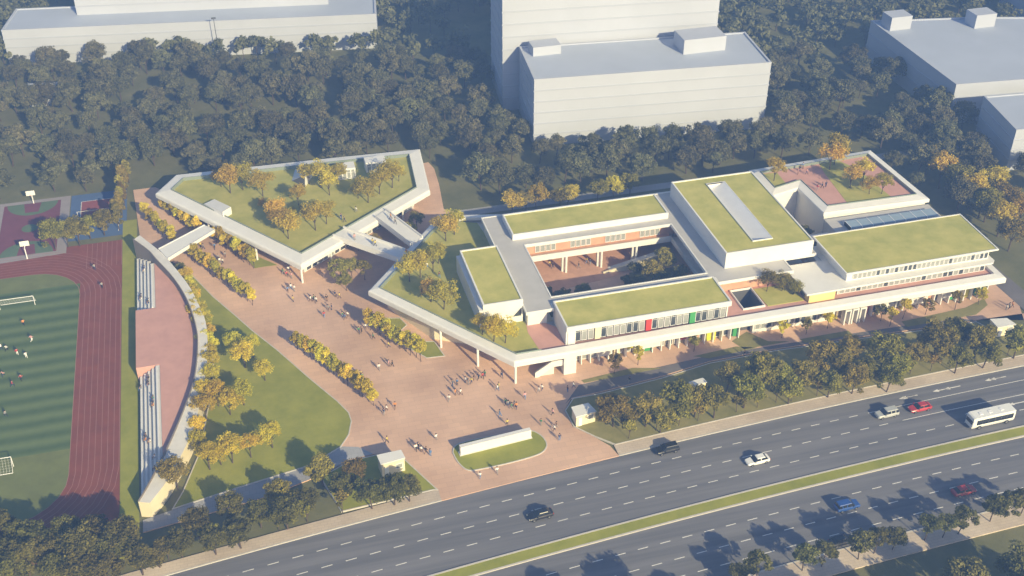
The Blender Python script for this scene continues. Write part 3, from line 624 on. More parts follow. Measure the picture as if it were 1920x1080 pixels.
for i in range(n - 1):
    a, c = Vector(ic[i]), Vector(ic[i + 1]); d = (c - a).normalized(); nn = Vector((-d.y, d.x)) * 0.0
    b.face([(*ic[i + 1], ZG), (*ic[i + 1], zz[i + 1] + 0.3), (*ic[i], zz[i] + 0.3), (*ic[i], ZG)])
    o1 = Vector(ic[i]).lerp(Vector(oc[i]), 0.08); o2 = Vector(ic[i + 1]).lerp(Vector(oc[i + 1]), 0.08)
    b.face([(*ic[i], zz[i] + 0.3), (*ic[i + 1], zz[i + 1] + 0.3), (*o2, zz[i + 1] + 0.3), (*o1, zz[i] + 0.3)])
    b.face([(*o1, zz[i] + 0.3), (*o2, zz[i + 1] + 0.3), (*o2, zz[i + 1]), (*o1, zz[i])])
b.build('inner_wall', 'dark_soffit', GS)
def curve_y(x, north):
    best = None
    for i in range(n - 1):
        a, c = ic[i], ic[i + 1]
        if (a[0] - x) * (c[0] - x) <= 0 and abs(a[0] - c[0]) > 1e-6:
            y = a[1] + (c[1] - a[1]) * (x - a[0]) / (c[0] - a[0])
            if (y > 205) == north: best = y
    return best if best else (246.0 if north else 160.0)
DZ = 3.0
yn, ys = curve_y(-20.9, True), curve_y(-20.45, False)
inner = [p for p in ic if ys + 0.3 < p[1] < yn - 0.3]
deck = [(-25.1, 219.3), (-25.1, 198.7), (-20.45, 198.7), (-20.45, ys)] + inner[::-1] + [(-20.9, yn), (-20.9, 219.3)]
mb = MB(); mb.prism(ccw(deck), ZG, DZ); mb.build('deck', 'deck_pink', GS)
for lo in (False, True):
    for k in range(5):
        x1 = (-20.48 if lo else -20.95) - 0.84 * k; x0 = x1 - 0.84; ztop = DZ - 0.1 - 0.52 * k
        if lo: ya, yb = max(curve_y(x0, False), 150) + 0.1, 198.65
        else: ya, yb = 219.35, min(curve_y(x0, True), curve_y(x1, True)) - 0.05
        simple(GS, 'seating_step', 'step_concrete', rect(x0, x1, ya, yb), ZG, ztop)
        simple(GS, 'bench', 'white_render', rect(x0 + 0.06, x0 + 0.42, ya + 0.3, yb - 0.3), ztop, ztop + 0.16)

# ---------------------------------------------------------------- small buildings by the drive
def gatehouse(poly, h, label, m='cream_wall'):
    poly = ccw(poly); c = (sum(p[0] for p in poly) / 4, sum(p[1] for p in poly) / 4, 0)
    r = empty('gatehouse', c, label, 'gatehouse')
    simple(r, 'wall', m, inset(poly, 0.15), 0, h - 0.2); simple(r, 'roof', 'white_render', poly, h - 0.2, h)
    q = inset(poly, 0.13)
    e = sorted(((q[i], q[(i + 1) % 4]) for i in range(4)), key=lambda s: s[0][1] + s[1][1])[0]
    a, d = Vector(e[0]), (Vector(e[1]) - Vector(e[0]))
    f, p = window_meshes(d.length * 0.3, 1.1, 'white_metal', 'glass_pale', False)
    s = a + d * 0.6; o = place('window', f, r, (s.x, s.y, 1.1), math.atan2(d.y, d.x)); sub('pane', p, o)
    b = MB(); n_ = Vector((d.y, -d.x)).normalized() * 0.05; s0 = a + d * 0.12; s1 = a + d * 0.3
    b.prism(ccw([(s0.x, s0.y), (s1.x, s1.y), (s1.x + n_.x, s1.y + n_.y), (s0.x + n_.x, s0.y + n_.y)]), 0.02, 2.1); b.build('door', 'white_metal', r)
    return r
gatehouse(GP([(706, 853), (752, 843), (760, 858), (714, 871)], 3.3), 3.3, 'small cream gatehouse on the grass corner west of the plaza entrance')
gatehouse(GP([(1071, 763), (1103, 755), (1119, 771), (1080, 782)], 2.7), 2.7, 'small cream gatehouse at the tip of the tree belt')
gatehouse(GP([(1856, 598), (1888, 596), (1906, 608), (1871, 614)], 2.7), 2.7, 'small cream gatehouse by the lane at the east end')
gatehouse(GP([(1291, 716), (1318, 708), (1326, 716), (1298, 725)], 2.6), 2.6, 'small cream kiosk half hidden among trees beside the drive', 'yellow_wall')
SW = empty('sign_wall', (*G(930, 838), 0), 'long low white sign wall on the oval grass island', 'sign wall')
a, c = Vector(G(864, 855)), Vector(G(996, 822)); d = (c - a).normalized(); nn = Vector((-d.y, d.x))
simple(SW, 'block', 'white_render', [tuple(a), tuple(c), tuple(c + nn * 0.9), tuple(a + nn * 0.9)], 0, 2.05)
simple(SW, 'plinth', 'concrete', [tuple(a - d * 0.2 - nn * 0.15), tuple(c + d * 0.2 - nn * 0.15), tuple(c + d * 0.2 + nn * 1.1), tuple(a - d * 0.2 + nn * 1.1)], 0, 0.22)

# ---------------------------------------------------------------- hazy city blocks beyond the wood
def city_block(name, poly, z, label, bands=0, boxes=(), root=None, z0=ZG):
    poly = ccw(poly); c = (sum(p[0] for p in poly) / len(poly), sum(p[1] for p in poly) / len(poly), 0)
    r = root or empty(name, c, label, 'building')
    b = MB(); b.prism(poly, z0, z, top=False); b.build('wall', 'far_wall', r)
    b = MB(); sweep(b, poly, [(-0.05, z - 0.05), (-0.05, z + 0.35), (0.5, z + 0.35), (0.5, z - 0.1)]); b.build('parapet', 'far_wall', r)
    b = MB(); b.sheet(poly, z - 0.02); b.build('roof', 'far_roof', r)
    for k in range(1, bands + 1):
        zz_ = z0 + (z - z0) * k / (bands + 1); b = MB(); sweep(b, poly, [(0.0, zz_), (-0.14, zz_), (-0.14, zz_ + 0.35), (0, zz_ + 0.35)]); b.build('floor_band', 'far_band', r)
    for x0, x1, y0, y1, h in boxes:
        o = simple(r, 'roof_plant_room', 'far_wall', rect(x0, x1, y0, y1), z, z + h)
    return r
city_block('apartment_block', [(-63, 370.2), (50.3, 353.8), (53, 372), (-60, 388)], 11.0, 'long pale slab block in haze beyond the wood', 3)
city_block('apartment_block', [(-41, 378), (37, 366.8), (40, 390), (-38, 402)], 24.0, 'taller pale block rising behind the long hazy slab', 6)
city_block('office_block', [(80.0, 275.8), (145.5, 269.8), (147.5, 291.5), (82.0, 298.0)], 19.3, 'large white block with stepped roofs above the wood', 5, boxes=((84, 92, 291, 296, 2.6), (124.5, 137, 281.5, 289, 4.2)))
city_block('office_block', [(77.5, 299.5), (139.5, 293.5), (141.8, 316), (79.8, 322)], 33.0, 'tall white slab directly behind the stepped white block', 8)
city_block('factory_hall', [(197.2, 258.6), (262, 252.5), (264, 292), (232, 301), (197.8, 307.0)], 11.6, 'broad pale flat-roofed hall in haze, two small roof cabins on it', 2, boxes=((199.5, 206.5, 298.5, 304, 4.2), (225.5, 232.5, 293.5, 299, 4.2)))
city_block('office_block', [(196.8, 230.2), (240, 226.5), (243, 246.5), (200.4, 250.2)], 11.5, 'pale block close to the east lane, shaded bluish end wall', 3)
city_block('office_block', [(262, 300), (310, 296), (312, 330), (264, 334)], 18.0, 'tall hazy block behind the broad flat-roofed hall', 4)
city_block('garden_shed', [G(52, 199), G(122, 195), G(128, 176), G(58, 180)], 3.6, 'low pale shed among the trees before the long slab', 0)
LP = empty('flood_lamp', (*G(413, 112), ZG), 'thin tall lamp mast in front of the long hazy slab', 'lamp')
u, v = G(413, 112); b = MB(); b.bar((u, v, ZG), (u - 0.2, v, 13.6), 0.16, 0.09, 8); b.build('mast', 'dark_frame', LP)
b = MB(); b.box(u - 0.9, u + 0.5, v - 0.25, v + 0.25, 13.5, 13.9); b.build('lamp_head', 'dark_frame', LP)
# ================================================================ TREES
def quads_mesh(name, C, Nn, size, aspect, rng, m, extra=None):
    """leaf faces: centres C, normals Nn"""
    k = len(C); ref = rng.normal(size=(k, 3)); t = np.cross(Nn, ref); t /= np.linalg.norm(t, axis=1)[:, None] + 1e-9; b = np.cross(Nn, t)
    s = (size * rng.uniform(0.6, 1.3, k))[:, None]
    V = np.stack([C - t * s - b * s * aspect, C + t * s - b * s * aspect * 0.6, C + t * s * 0.8 + b * s * aspect, C - t * s * 0.9 + b * s * aspect * 0.8], 1).reshape(-1, 3)
    me = bpy.data.meshes.new(name); me.vertices.add(4 * k); me.vertices.foreach_set('co', V.ravel().astype(np.float32))
    me.loops.add(4 * k); me.loops.foreach_set('vertex_index', np.arange(4 * k, dtype=np.int32))
    me.polygons.add(k); me.polygons.foreach_set('loop_start', np.arange(0, 4 * k, 4, dtype=np.int32)); me.polygons.foreach_set('loop_total', np.full(k, 4, dtype=np.int32))
    a = me.attributes.new('tint', 'FLOAT', 'FACE'); a.data.foreach_set('value', (extra if extra is not None else rng.uniform(0, 1, k)).astype(np.float32))
    me.materials.append(M(m)); me.update(calc_edges=True); return me
def unit(rng, k):
    v = rng.normal(size=(k, 3)); return v / np.linalg.norm(v, axis=1)[:, None]
def crown_points(rng, clumps, per, rx, rz, zc, cr, flat=0.75, hollow=0.35):
    d = unit(rng, clumps); d[:, 2] = np.where(d[:, 2] < -0.45, -d[:, 2], d[:, 2])
    rad = rng.uniform(hollow, 0.92, clumps) ** 0.6
    cen = d * rad[:, None] * np.array([rx, rx, rz]) + np.array([0, 0, zc]); cen += rng.normal(scale=0.12 * rx, size=cen.shape)
    C = []; Nn = []; T = []
    for i in range(clumps):
        q = unit(rng, per); r = rng.uniform(0.15, 1.0, per) ** 0.5 * cr * rng.uniform(0.7, 1.25)
        C.append(cen[i] + q * r[:, None] * np.array([1, 1, flat])); nn = q * 0.7 + unit(rng, per) * 0.8 + np.array([0, 0, 0.35]); Nn.append(nn / np.linalg.norm(nn, axis=1)[:, None])
        T.append(np.clip(rng.uniform(0, 1) * 0.55 + rng.uniform(0, 0.5, per), 0, 1))
    return np.concatenate(C), np.concatenate(Nn), np.concatenate(T)
def trunk_mesh(name, rng, h, r, limbs, rx, zc, fork=0.5):
    b = MB(); k = Vector((rng.normal() * 0.08 * h * 0.3, rng.normal() * 0.08 * h * 0.3, h * fork))
    b.bar((0, 0, -0.3), k, r, r * 0.7, 7); b.bar(k, (k.x * 1.3, k.y * 1.3, zc + 0.3 * (h - zc)), r * 0.7, r * 0.2, 6)
    for i in range(limbs):
        t = 2 * math.pi * (i + rng.uniform(0, 0.6)) / limbs; s = k * rng.uniform(0.75, 1.0)
        b.bar(s, (math.cos(t) * rx * 0.62, math.sin(t) * rx * 0.62, zc + rng.uniform(-0.1, 0.35) * (h - zc)), r * 0.45, r * 0.1, 5)
    return b.mesh(name, 'bark')
KINDS = {}
def tree_kind(key, seed, h, rx, zc, rz, clumps, per, cr, leaf, m, r=0.16, limbs=5, fork=0.4, asp=0.8, hollow=0.35):
    rng = np.random.default_rng(seed); C, Nn, T = crown_points(rng, clumps, per, rx, rz, zc, cr, hollow=hollow)
    KINDS.setdefault(key, []).append((quads_mesh('crown', C, Nn, leaf, asp, rng, m, T), trunk_mesh('trunk', rng, h, r, limbs, rx, zc, fork)))
for s in range(6): tree_kind('forest', 10 + s, 8.5, 2.9 + 0.35 * (s % 3), 5.2, 3.0 + 0.3 * (s % 2), 56, 90, 1.05, 0.18, 'leaf_forest', 0.2)
for s in range(5): tree_kind('dark', 30 + s, 7.6, 2.6 + 0.3 * (s % 3), 4.6, 2.7, 48, 110, 0.95, 0.15, 'leaf_dark', 0.18)
for s in range(3): tree_kind('olive', 50 + s, 7.0, 2.1 + 0.2 * s, 4.3, 2.5, 36, 100, 0.85, 0.14, 'leaf_olive', 0.15)
for s in range(4): tree_kind('street', 60 + s, 5.4, 1.7 + 0.15 * s, 3.7, 1.6, 28, 90, 0.7, 0.13, 'leaf_green', 0.11, 4, 0.5)
for s in range(3): tree_kind('sapling', 70 + s, 5.0, 1.25 + 0.15 * s, 3.4, 1.6, 18, 40, 0.6, 0.17, 'leaf_olive', 0.09, 4, 0.45)
for s in range(4): tree_kind('row', 80 + s, 4.6, 0.85 + 0.1 * (s % 2), 2.9, 1.75, 26, 70, 0.52, 0.085, 'leaf_gold', 0.07, 5, 0.25, 1.7)
for s in range(5): tree_kind('golden', 90 + s, 6.2, 2.2 + 0.25 * (s % 3), 4.1, 1.75, 34, 90, 0.8, 0.115, 'leaf_gold', 0.14, 6, 0.38)
for s in range(4): tree_kind('roof', 110 + s, 5.2, 2.0 + 0.2 * (s % 3), 3.5, 1.5, 32, 80, 0.85, 0.105, 'leaf_amber', 0.11, 6, 0.32)
for s in range(2): tree_kind('cypress', 130 + s, 9.0, 1.05, 4.6, 4.3, 44, 46, 0.6, 0.2, 'leaf_olive', 0.14, 3, 0.2)
for s in range(3): tree_kind('shrub', 140 + s, 3.6, 1.3, 2.1, 1.4, 20, 46, 0.6, 0.16, 'leaf_green', 0.06, 5, 0.2)
CAT = {'row': 'tree', 'shrub': 'shrub'}
TR = random.Random(11)
def tree(name, key, x, y, label, group, z=0.0, s=1.0, leaf=None):
    cm, tm = TR.choice(KINDS[key])
    r = bpy.data.objects.new(name, None); COL.objects.link(r); r.empty_display_size = 0.3
    r.location = (x, y, z); r.rotation_euler = (TR.gauss(0, 0.03), TR.gauss(0, 0.03), TR.uniform(0, 6.28))
    q = s * TR.uniform(0.92, 1.08); r.scale = (q, q, q * TR.uniform(0.93, 1.08))
    t = bpy.data.objects.new('trunk', tm); c = bpy.data.objects.new('crown', cm)
    for o in (t, c): COL.objects.link(o); o.parent = r
    if leaf: c.material_slots[0].link = 'OBJECT'; c.material_slots[0].material = M(leaf)
    return tag(r, label, CAT.get(key, 'tree'), group)
def row(name, key, a, b, n, text, end, group, z=0.0, s=1.0, jit=0.15, leaf=None, px=True):
    a = Vector(G(*a, z)) if px else Vector(a); b = Vector(G(*b, z)) if px else Vector(b)
    for i in range(n):
        p = a.lerp(b, i / max(1, n - 1)); tree(name, key, p.x + TR.gauss(0, jit), p.y + TR.gauss(0, jit), f'{text}, {ORD[i]} from {end}', group, z, s, leaf)
# golden rows on the plaza
row('golden_row_tree', 'row', (277, 412), (327, 462), 8, 'slim golden tree in the row beside the footbridge end', 'the wood', 'slim golden trees planted in rows on the plaza')
row('golden_row_tree', 'row', (311, 398), (371, 441), 8, 'slim golden tree in the row under the garden roof eaves', 'the wood', 'slim golden trees planted in rows on the plaza')
row('golden_row_tree', 'row', (352, 480), (474, 572), 15, 'slim golden tree in the long row next to the curved stand', 'the footbridge', 'slim golden trees planted in rows on the plaza', s=1.05)
row('golden_row_tree', 'row', (408, 456), (476, 503), 9, 'slim golden tree in the row before the garden building', 'the footbridge', 'slim golden trees planted in rows on the plaza', s=1.05)
row('golden_row_tree', 'row', (563, 655), (701, 761), 16, 'slim golden tree in the row along the open lawn', 'the far end', 'slim golden trees planted in rows on the plaza', s=1.1)
row('golden_row_tree', 'row', (693, 619), (791, 677), 11, 'slim golden tree in the row below the main building eaves', 'the far end', 'slim golden trees planted in rows on the plaza', s=1.15)
# golden trees on the lawn
for i, (p, s) in enumerate((((460, 690), 1.1), ((497, 714), 0.85), ((432, 778), 1.0), ((458, 760), 0.95), ((511, 840), 0.9), ((436, 868), 1.05), ((471, 858), 0.85), ((394, 881), 1.0), ((444, 668), 0.9), ((476, 672), 0.8), ((410, 762), 0.9), ((415, 872), 0.8))):
    tree('golden_tree', 'golden', *G(*p), ('golden tree on the lawn, ' + ('one of the pair nearest the plaza tip', 'smaller one nearest the plaza edge', 'left of the middle pair', 'right of the middle pair', 'the lone one in the open', 'biggest of the near clump', 'right one of the near clump', 'nearest the stand tip', 'furthest back in the far clump', 'right behind the far clump', 'hugging the middle pair', 'between the two near clumps')[i]), 'golden trees on the lawn', 0.06, s)
row('golden_tree', 'golden', (352, 536), (398, 680), 13, 'greenish gold tree hugging the outside of the curved stand', 'the footbridge', 'trees along the curved stand', 0.05, 0.74, 0.4, 'leaf_gold')
row('golden_tree', 'golden', (400, 700), (372, 850), 6, 'golden tree close along the lower curved stand', 'its middle', 'trees along the curved stand', 0.06, 0.82, 0.5)
tree('golden_tree', 'golden', *G(333, 916), 'broad golden tree against the lower tip of the curved stand', 'trees along the curved stand', 0.06, 1.1, 'leaf_olive')
row('shrub', 'shrub', (338, 512), (352, 545), 4, 'green shrub behind the footbridge foot', 'the footbridge', 'shrubs by the footbridge', 0.05, 0.8, 0.4)
# dark belt at the lower left and along the path
DB = [(12, 1022), (75, 1045), (132, 1026), (188, 1030), (238, 1045), (60, 1085), (122, 1098), (205, 1092), (8, 1072), (268, 1078), (160, 1062), (100, 1068), (30, 1110), (215, 1062), (45, 1035), (160, 1110)]
for i, p in enumerate(DB): tree('belt_tree', 'dark', *G(*p), f'dark tree of the thicket below the running track, {ORD[i]} counted along it', 'thicket below the running track', ZG, 1.0, 'leaf_thicket')
BL_ = [(300, 1064), (342, 1044), (375, 1010), (405, 1040), (435, 978), (452, 1028), (490, 988), (525, 952), (540, 992), (577, 964), (605, 908), (645, 938), (668, 912), (698, 954), (740, 947), (768, 940)]
for i, p in enumerate(BL_):
    lf = 'leaf_olive' if i in (7, 10, 12) else 'leaf_thicket'
    tree('belt_tree', 'dark', *G(*p), f'{"olive" if lf == "leaf_olive" else "dark"} tree between the grey path and the road, {ORD[i]} counted towards the plaza', 'tree belt west of the plaza', 0.0, 0.84 if i % 3 else 0.72, lf)
# belt before the school
BR_ = [((1150, 800), 1.15, 'leaf_olive'), ((1134, 792), 0.8, None), ((1178, 806), 0.85, None), ((1210, 800), 1.2, None), ((1238, 812), 0.9, None), ((1268, 788), 1.35, None), ((1302, 782), 1.15, None), ((1338, 784), 1.1, 'leaf_olive'), ((1362, 735), 1.0, 'leaf_olive'), ((1394, 765), 1.35, None), ((1426, 742), 1.3, None), ((1455, 738), 1.2, None), ((1478, 758), 1.05, None), ((1536, 705), 1.35, None), ((1570, 712), 1.25, None), ((1592, 684), 1.05, 'leaf_olive'), ((1552, 745), 1.0, None), ((1597, 738), 1.0, None), ((1650, 695), 1.35, None), ((1674, 718), 1.1, None), ((1707, 695), 1.05, 'leaf_olive'), ((1662, 735), 0.9, None), ((1750, 682), 1.35, None), ((1783, 652), 1.2, None), ((1826, 672), 1.3, None), ((1790, 700), 1.0, None), ((1842, 690), 1.0, None), ((1900, 672), 1.1, None), ((1620, 720), 0.9, None), ((1500, 735), 1.05, None)]
for i, (p, s, lf) in enumerate(BR_): tree('belt_tree', 'dark', *G(*p), f'{"yellowish olive" if lf else "dark brownish"} tree in the belt before the school, {ORD[i]} counted from its gatehouse', 'tree belt in front of the school', 0.05, s * 0.86, lf)
us_ = np.linspace(66, 158, 22)
for i, u in enumerate(us_): tree('pavement_tree', 'sapling', u + TR.gauss(0, 0.5), RC(u) + 3.6 + TR.uniform(0, 0.8), f'thin young tree at the pavement edge before the school, {ORD[i]} from the plaza', 'young trees along the school pavement', 0.03, 0.9, 'leaf_dark' if i % 3 else None)
us_ = np.linspace(-20, 22, 8)
for i, u in enumerate(us_): tree('pavement_tree', 'sapling', u + TR.gauss(0, 0.5), RC(u) + 3.5, f'thin young tree at the pavement edge west of the plaza, {ORD[i]} from the picture edge', 'young trees along the west pavement', 0.0, 0.95, 'leaf_dark')
FT = [(1152, 700), (1196, 684), (1301, 659), (1466, 633), (1511, 627), (1551, 616), (1651, 602), (1692, 598), (1790, 580), (1834, 571), (1735, 590), (1668, 612)]
for i, p in enumerate(FT): tree('facade_tree', 'sapling', *G(*p), f'small yellowish tree standing close to the long facade, {ORD[i]} from its plaza end', 'small trees before the facade', 0.02, 0.92, 'leaf_gold' if i % 2 else 'leaf_olive')
SP = [(1380, 1098), (1418, 1086), (1504, 1070), (1540, 1062), (1609, 1049), (1638, 1038), (1673, 1031), (1733, 1013), (1767, 1008), (1796, 1001), (1856, 978), (1885, 969), (1914, 963)]
for i, p in enumerate(SP): tree('street_tree', 'street', *G(*p), f'round green street tree on the pavement across the road, {ORD[i]} from the left', 'street trees across the road', 0.02, 1.0)
for i, (u, v) in enumerate(((64, 106), (74, 104), (82, 103), (91, 101), (100, 100), (109, 99), (119, 97), (55, 109), (45, 111), (103, 105.0), (113, 104))): tree('park_tree', 'dark', u, v, f'dark tree on the grass below the far pavement, {ORD[i]} along', 'dark trees below the far pavement', ZG, 1.25, 'leaf_green')
# courtyards and roofs
for i, (x, y, s, k) in enumerate(((64.5, 199, 0.85, 'street'), (70.5, 201.5, 0.75, 'street'), (83, 200.5, 0.85, 'street'), (87, 203, 0.95, 'street'), (91.5, 206.5, 1.0, 'street'), (79.5, 198, 0.7, 'shrub'), (68, 196, 0.6, 'shrub'), (84.5, 207, 0.9, 'shrub'), (88.5, 199, 0.9, 'street'), (93, 201.5, 0.8, 'street'), (62.5, 203.5, 0.8, 'shrub'), (66.5, 203, 0.7, 'shrub'), (81.5, 204.5, 0.7, 'shrub'))):
    tree('courtyard_tree', k, x, y, 'small green tree in the courtyard, ' + ('left of the shaded floor', 'right of the leftmost one', 'middle of the dark bed', 'beside the ramp wall', 'in the far corner of the bed', 'lowest reddish one at the bed edge', 'lowest by the near wall', 'bushy one below the ramp wall', 'right one near the near wall', 'nearest the shaded east wall', 'leftmost bush by the walkway', 'small bush left of the floor', 'low bush in the bed middle')[i], 'courtyard trees', 0.1, s * 1.25, 'leaf_olive' if i in (3, 4) else None)
for i, (p, s) in enumerate((((640, 530), 1.15), ((660, 522), 1.0), ((684, 525), 0.9), ((650, 545), 0.9), ((768, 452), 0.9), ((782, 432), 1.05), ((705, 470), 0.8), ((672, 470), 0.7), ((742, 440), 0.8))):
    tree('passage_tree', 'street', *G(*p), f'yellow-green tree in the passage between the two buildings, {ORD[i]} from the plaza', 'trees between the two buildings', 0.0, s, 'leaf_olive')
RA = [((432, 362), 1.05), ((456, 356), 0.95), ((493, 368), 0.95), ((602, 352), 1.1), ((618, 366), 0.9), ((541, 448), 0.95), ((520, 420), 0.8), ((592, 432), 1.05), ((612, 420), 0.9), ((545, 425), 0.7), ((690, 380), 1.05), ((712, 364), 1.0), ((735, 352), 0.95), ((672, 372), 0.7), ((560, 385), 0.7), ((415, 350), 0.8), ((635, 345), 0.8), ((580, 345), 0.8), ((532, 436), 0.8), ((748, 340), 0.7)]
for i, (p, s) in enumerate(RA): tree('roof_tree', 'roof', *G(*p, PZ), f'amber tree on the garden roof building, {ORD[i]} in the list from its west point', 'trees on the garden roof', PZ, s * 1.32)
for i, (p, s) in enumerate((((505, 398), 0.9), ((518, 408), 0.9), ((530, 420), 0.85), ((490, 388), 0.8), ((550, 400), 0.6), ((566, 396), 0.6))): tree('roof_shrub', 'shrub', *G(*p, PZ), f'reddish roof shrub in the middle bed of the garden roof, {ORD[i]} along', 'shrubs on the garden roof', PZ, s * 0.8, 'leaf_amber')
RB = [((836, 452), 1.05), ((852, 440), 0.95), ((768, 528), 1.0), ((788, 520), 0.95), ((812, 508), 1.05), ((822, 494), 0.9), ((832, 580), 1.05), ((808, 566), 0.8), ((926, 640), 1.0), ((947, 643), 0.9), ((905, 628), 0.75)]
for i, (p, s) in enumerate(RB): tree('roof_tree', 'roof', *G(*p, PZ), f'amber tree on the main building lawn roof, {ORD[i]} counted towards the road', 'trees on the main lawn roof', PZ, s * 1.25, 'leaf_gold' if i > 7 else None)
for i, (x, y, s) in enumerate(((107.3, 187.5, 0.95), (110.5, 186.8, 0.9), (112.2, 184.8, 0.7))): tree('roof_tree', 'roof', x, y, f'olive tree on the small terrace bed beside the light well, {ORD[i]} from the well', 'terrace trees', PZ, s, 'leaf_olive')
for i, (x, y, s) in enumerate(((126.8, 226.0, 1.05), (142.6, 227.5, 1.1), (144.8, 229.5, 1.2), (147.5, 220, 1.0), (143, 218, 0.9), (146, 214, 0.8), (149, 213.5, 0.8))): tree('roof_tree', 'roof', x, y, f'orange amber tree on the pink roof terrace wing, {ORD[i]} from the tall block', 'trees on the pink terrace', 9.2, s * 1.2)
for i, (x, y, s) in enumerate(((125, 214, 1.0), (128, 211, 0.9), (127, 203.5, 0.9))): tree('well_tree', 'street', x, y, f'shaded green tree in the narrow yard behind the tall block, {ORD[i]} from the wood', 'trees in the narrow yard', 0.0, s)
row('hedge_tree', 'cypress', (226, 432), (240, 345), 9, 'tall narrow olive tree in the dense row beside the courts', 'the stand', 'tall narrow trees beside the courts', ZG, 0.86, 0.3)
for i, (p, s) in enumerate((((104, 466), 1.0), ((128, 462), 0.8), ((150, 460), 1.0), ((170, 448), 0.8), ((196, 440), 1.0))): tree('court_tree', 'dark', *G(*p), f'dark tree between the courts and the track, {ORD[i]} from the basketball court', 'trees between courts and track', ZG, s * 0.95)
# trees right behind and beside the school
for i, p in enumerate(((960, 402), (985, 398), (1006, 395), (1050, 392), (1066, 388), (1120, 378), (1150, 372), (1180, 368))): tree('golden_tree', 'golden', *G(*p), f'golden tree on the path behind the school, {ORD[i]} counted eastwards', 'golden trees behind the school', ZG, 1.05, 'leaf_olive' if i % 2 else 'leaf_amber')
for i, p in enumerate(((1735, 330), (1760, 352), (1790, 372), (1815, 390), (1845, 415), (1870, 442), (1890, 470), (1905, 430), (1880, 400), (1850, 372))): tree('lane_tree', 'golden', *G(*p), f'brownish gold tree along the east lane, {ORD[i]} counted from the wood', 'trees along the east lane', ZG, 1.45, 'leaf_amber' if i % 2 else 'leaf_olive')

# ---------------------------------------------------------------- the wood
def inside(p, poly):
    x, y = p; c = False
    for i in range(len(poly)):
        (x0, y0), (x1, y1) = poly[i - 1], poly[i]
        if (y0 > y) != (y1 > y) and x < (x1 - x0) * (y - y0) / (y1 - y0) + x0: c = not c
    return c
KEEP_OUT = [[(-27.5, 150), (-27.5, 287), (-15, 287), (-14, 277), (50, 277), (58, 268), (58, 249.5), (163, 249), (167, 200), (167, 100)],
            rect(-100, -26, 100, 281.5), [(-64, 368.5), (51, 352), (54, 373), (41, 373), (42, 403), (-40, 415), (-62, 390)], [(78, 270.5), (147.5, 263.8), (150, 292), (143.5, 292), (144, 318), (78, 325)],
            [(195, 256.5), (265, 250), (267, 296), (232, 303), (195.5, 309)], [(194.5, 228), (243, 224), (245, 248.5), (198, 252.5)], rect(260, 314, 294, 336), GP([(46, 205), (130, 200), (136, 172), (52, 176)])]
CLEAR = [(G(425, 238), 13, 6), (G(590, 240), 6, 4), (G(520, 222), 8, 5), (G(885, 325), 4, 6), (G(880, 60), 9, 16), (G(1590, 115), 8, 9), (G(1600, 225), 9, 7), (G(40, 345), 20, 5), (G(930, 200), 5, 12)]
FR = random.Random(23); spots = []
def view_ok(x, y):
    # only ground that can be seen from the survey point
    dx = x * _ch - y * _sh; dy = x * _sh + y * _ch
    fw = dy * _cp + CAMH * _sp; px = 960 + FPX * dx / fw; py = 540 - FPX * (dy * _sp - CAMH * _cp) / fw
    return -50 < px < 1970 and py > -130, px, py
tries = 0
while tries < 26000 and len(spots) < 1000:
    tries += 1
    x = FR.uniform(-110, 320); y = FR.uniform(205, 470)
    ok, px, py = view_ok(x, y)
    if not ok or any(inside((x, y), k) for k in KEEP_OUT): continue
    if any(((x - c[0]) / a) ** 2 + ((y - c[1]) / b) ** 2 < FR.uniform(0.6, 1.1) for c, a, b in CLEAR): continue
    m = 4.3 if FR.random() < 0.75 else 3.7
    if any((x - q[0]) ** 2 + (y - q[1]) ** 2 < m * m for q in spots): continue
    spots.append((x, y, px, py))
spots.sort(key=lambda q: -q[3])
def region(x, y, px, py):
    if px < 250: return 'beyond the sports courts' if py > 230 else 'behind the low pale shed'
    if px < 480: return 'behind the west point of the garden roof' if py > 230 else 'below the lamp mast'
    if px < 720: return 'behind the middle of the garden roof' if py > 190 else 'before the end of the long slab'
    if px < 1000: return 'behind the pink path' if py > 230 else 'left of the tall white slab'
    if px < 1240: return 'between courtyard and stepped white block'
    if px < 1440: return 'between tall school block and white block'
    if py < 150: return 'right of the tall white slab'
    return 'behind the pink roof terrace' if px < 1680 else 'below the flat-roofed hall'
byreg = {}
for q in spots[:298]: byreg.setdefault(region(*q), []).append(q)
for rg, qs in byreg.items():
    for k in range(0, len(qs), 7):                       # ranks of seven, nearest first, each counted from the left
        for j, (x, y, px, py) in enumerate(sorted(qs[k:k + 7], key=lambda t: t[2])):
            rank = 'front rank' if k == 0 else ORD[k // 7] + ' rank back'
            tree('forest_tree', 'forest', x, y, f'wood tree {rg}, {rank}, {ORD[j]} from left', 'trees ' + rg, ZG, FR.uniform(0.72, 1.08))
rest = spots[298:]
rng = np.random.default_rng(77); VC = []; VN = []; VT = []
for x, y, px, py in rest:
    C, Nn, T = crown_points(rng, 15, 22, 3.1 * FR.uniform(0.8, 1.15), 3.0, 5.2, 1.35); s = FR.uniform(0.75, 1.08)
    VC.append(C * s + np.array([x, y, ZG])); VN.append(Nn); VT.append(np.clip(T * 0.7 + FR.uniform(0, 0.3), 0, 1))
if rest:
    me = quads_mesh('distant_wood', np.concatenate(VC), np.concatenate(VN), 0.42, 0.8, rng, 'leaf_forest', np.concatenate(VT))
    o = bpy.data.objects.new('distant_wood', me); COL.objects.link(o); tag(o, 'hazy mass of trees far off between the city blocks', None, None, 'stuff')
    b = MB()
    for x, y, px, py in rest: b.bar((x, y, ZG), (x, y, 4.5), 0.2, 0.1, 4)
    t = b.build('distant_trunks', 'bark', o); t['kind'] = 'stuff'
print('forest', len(spots))
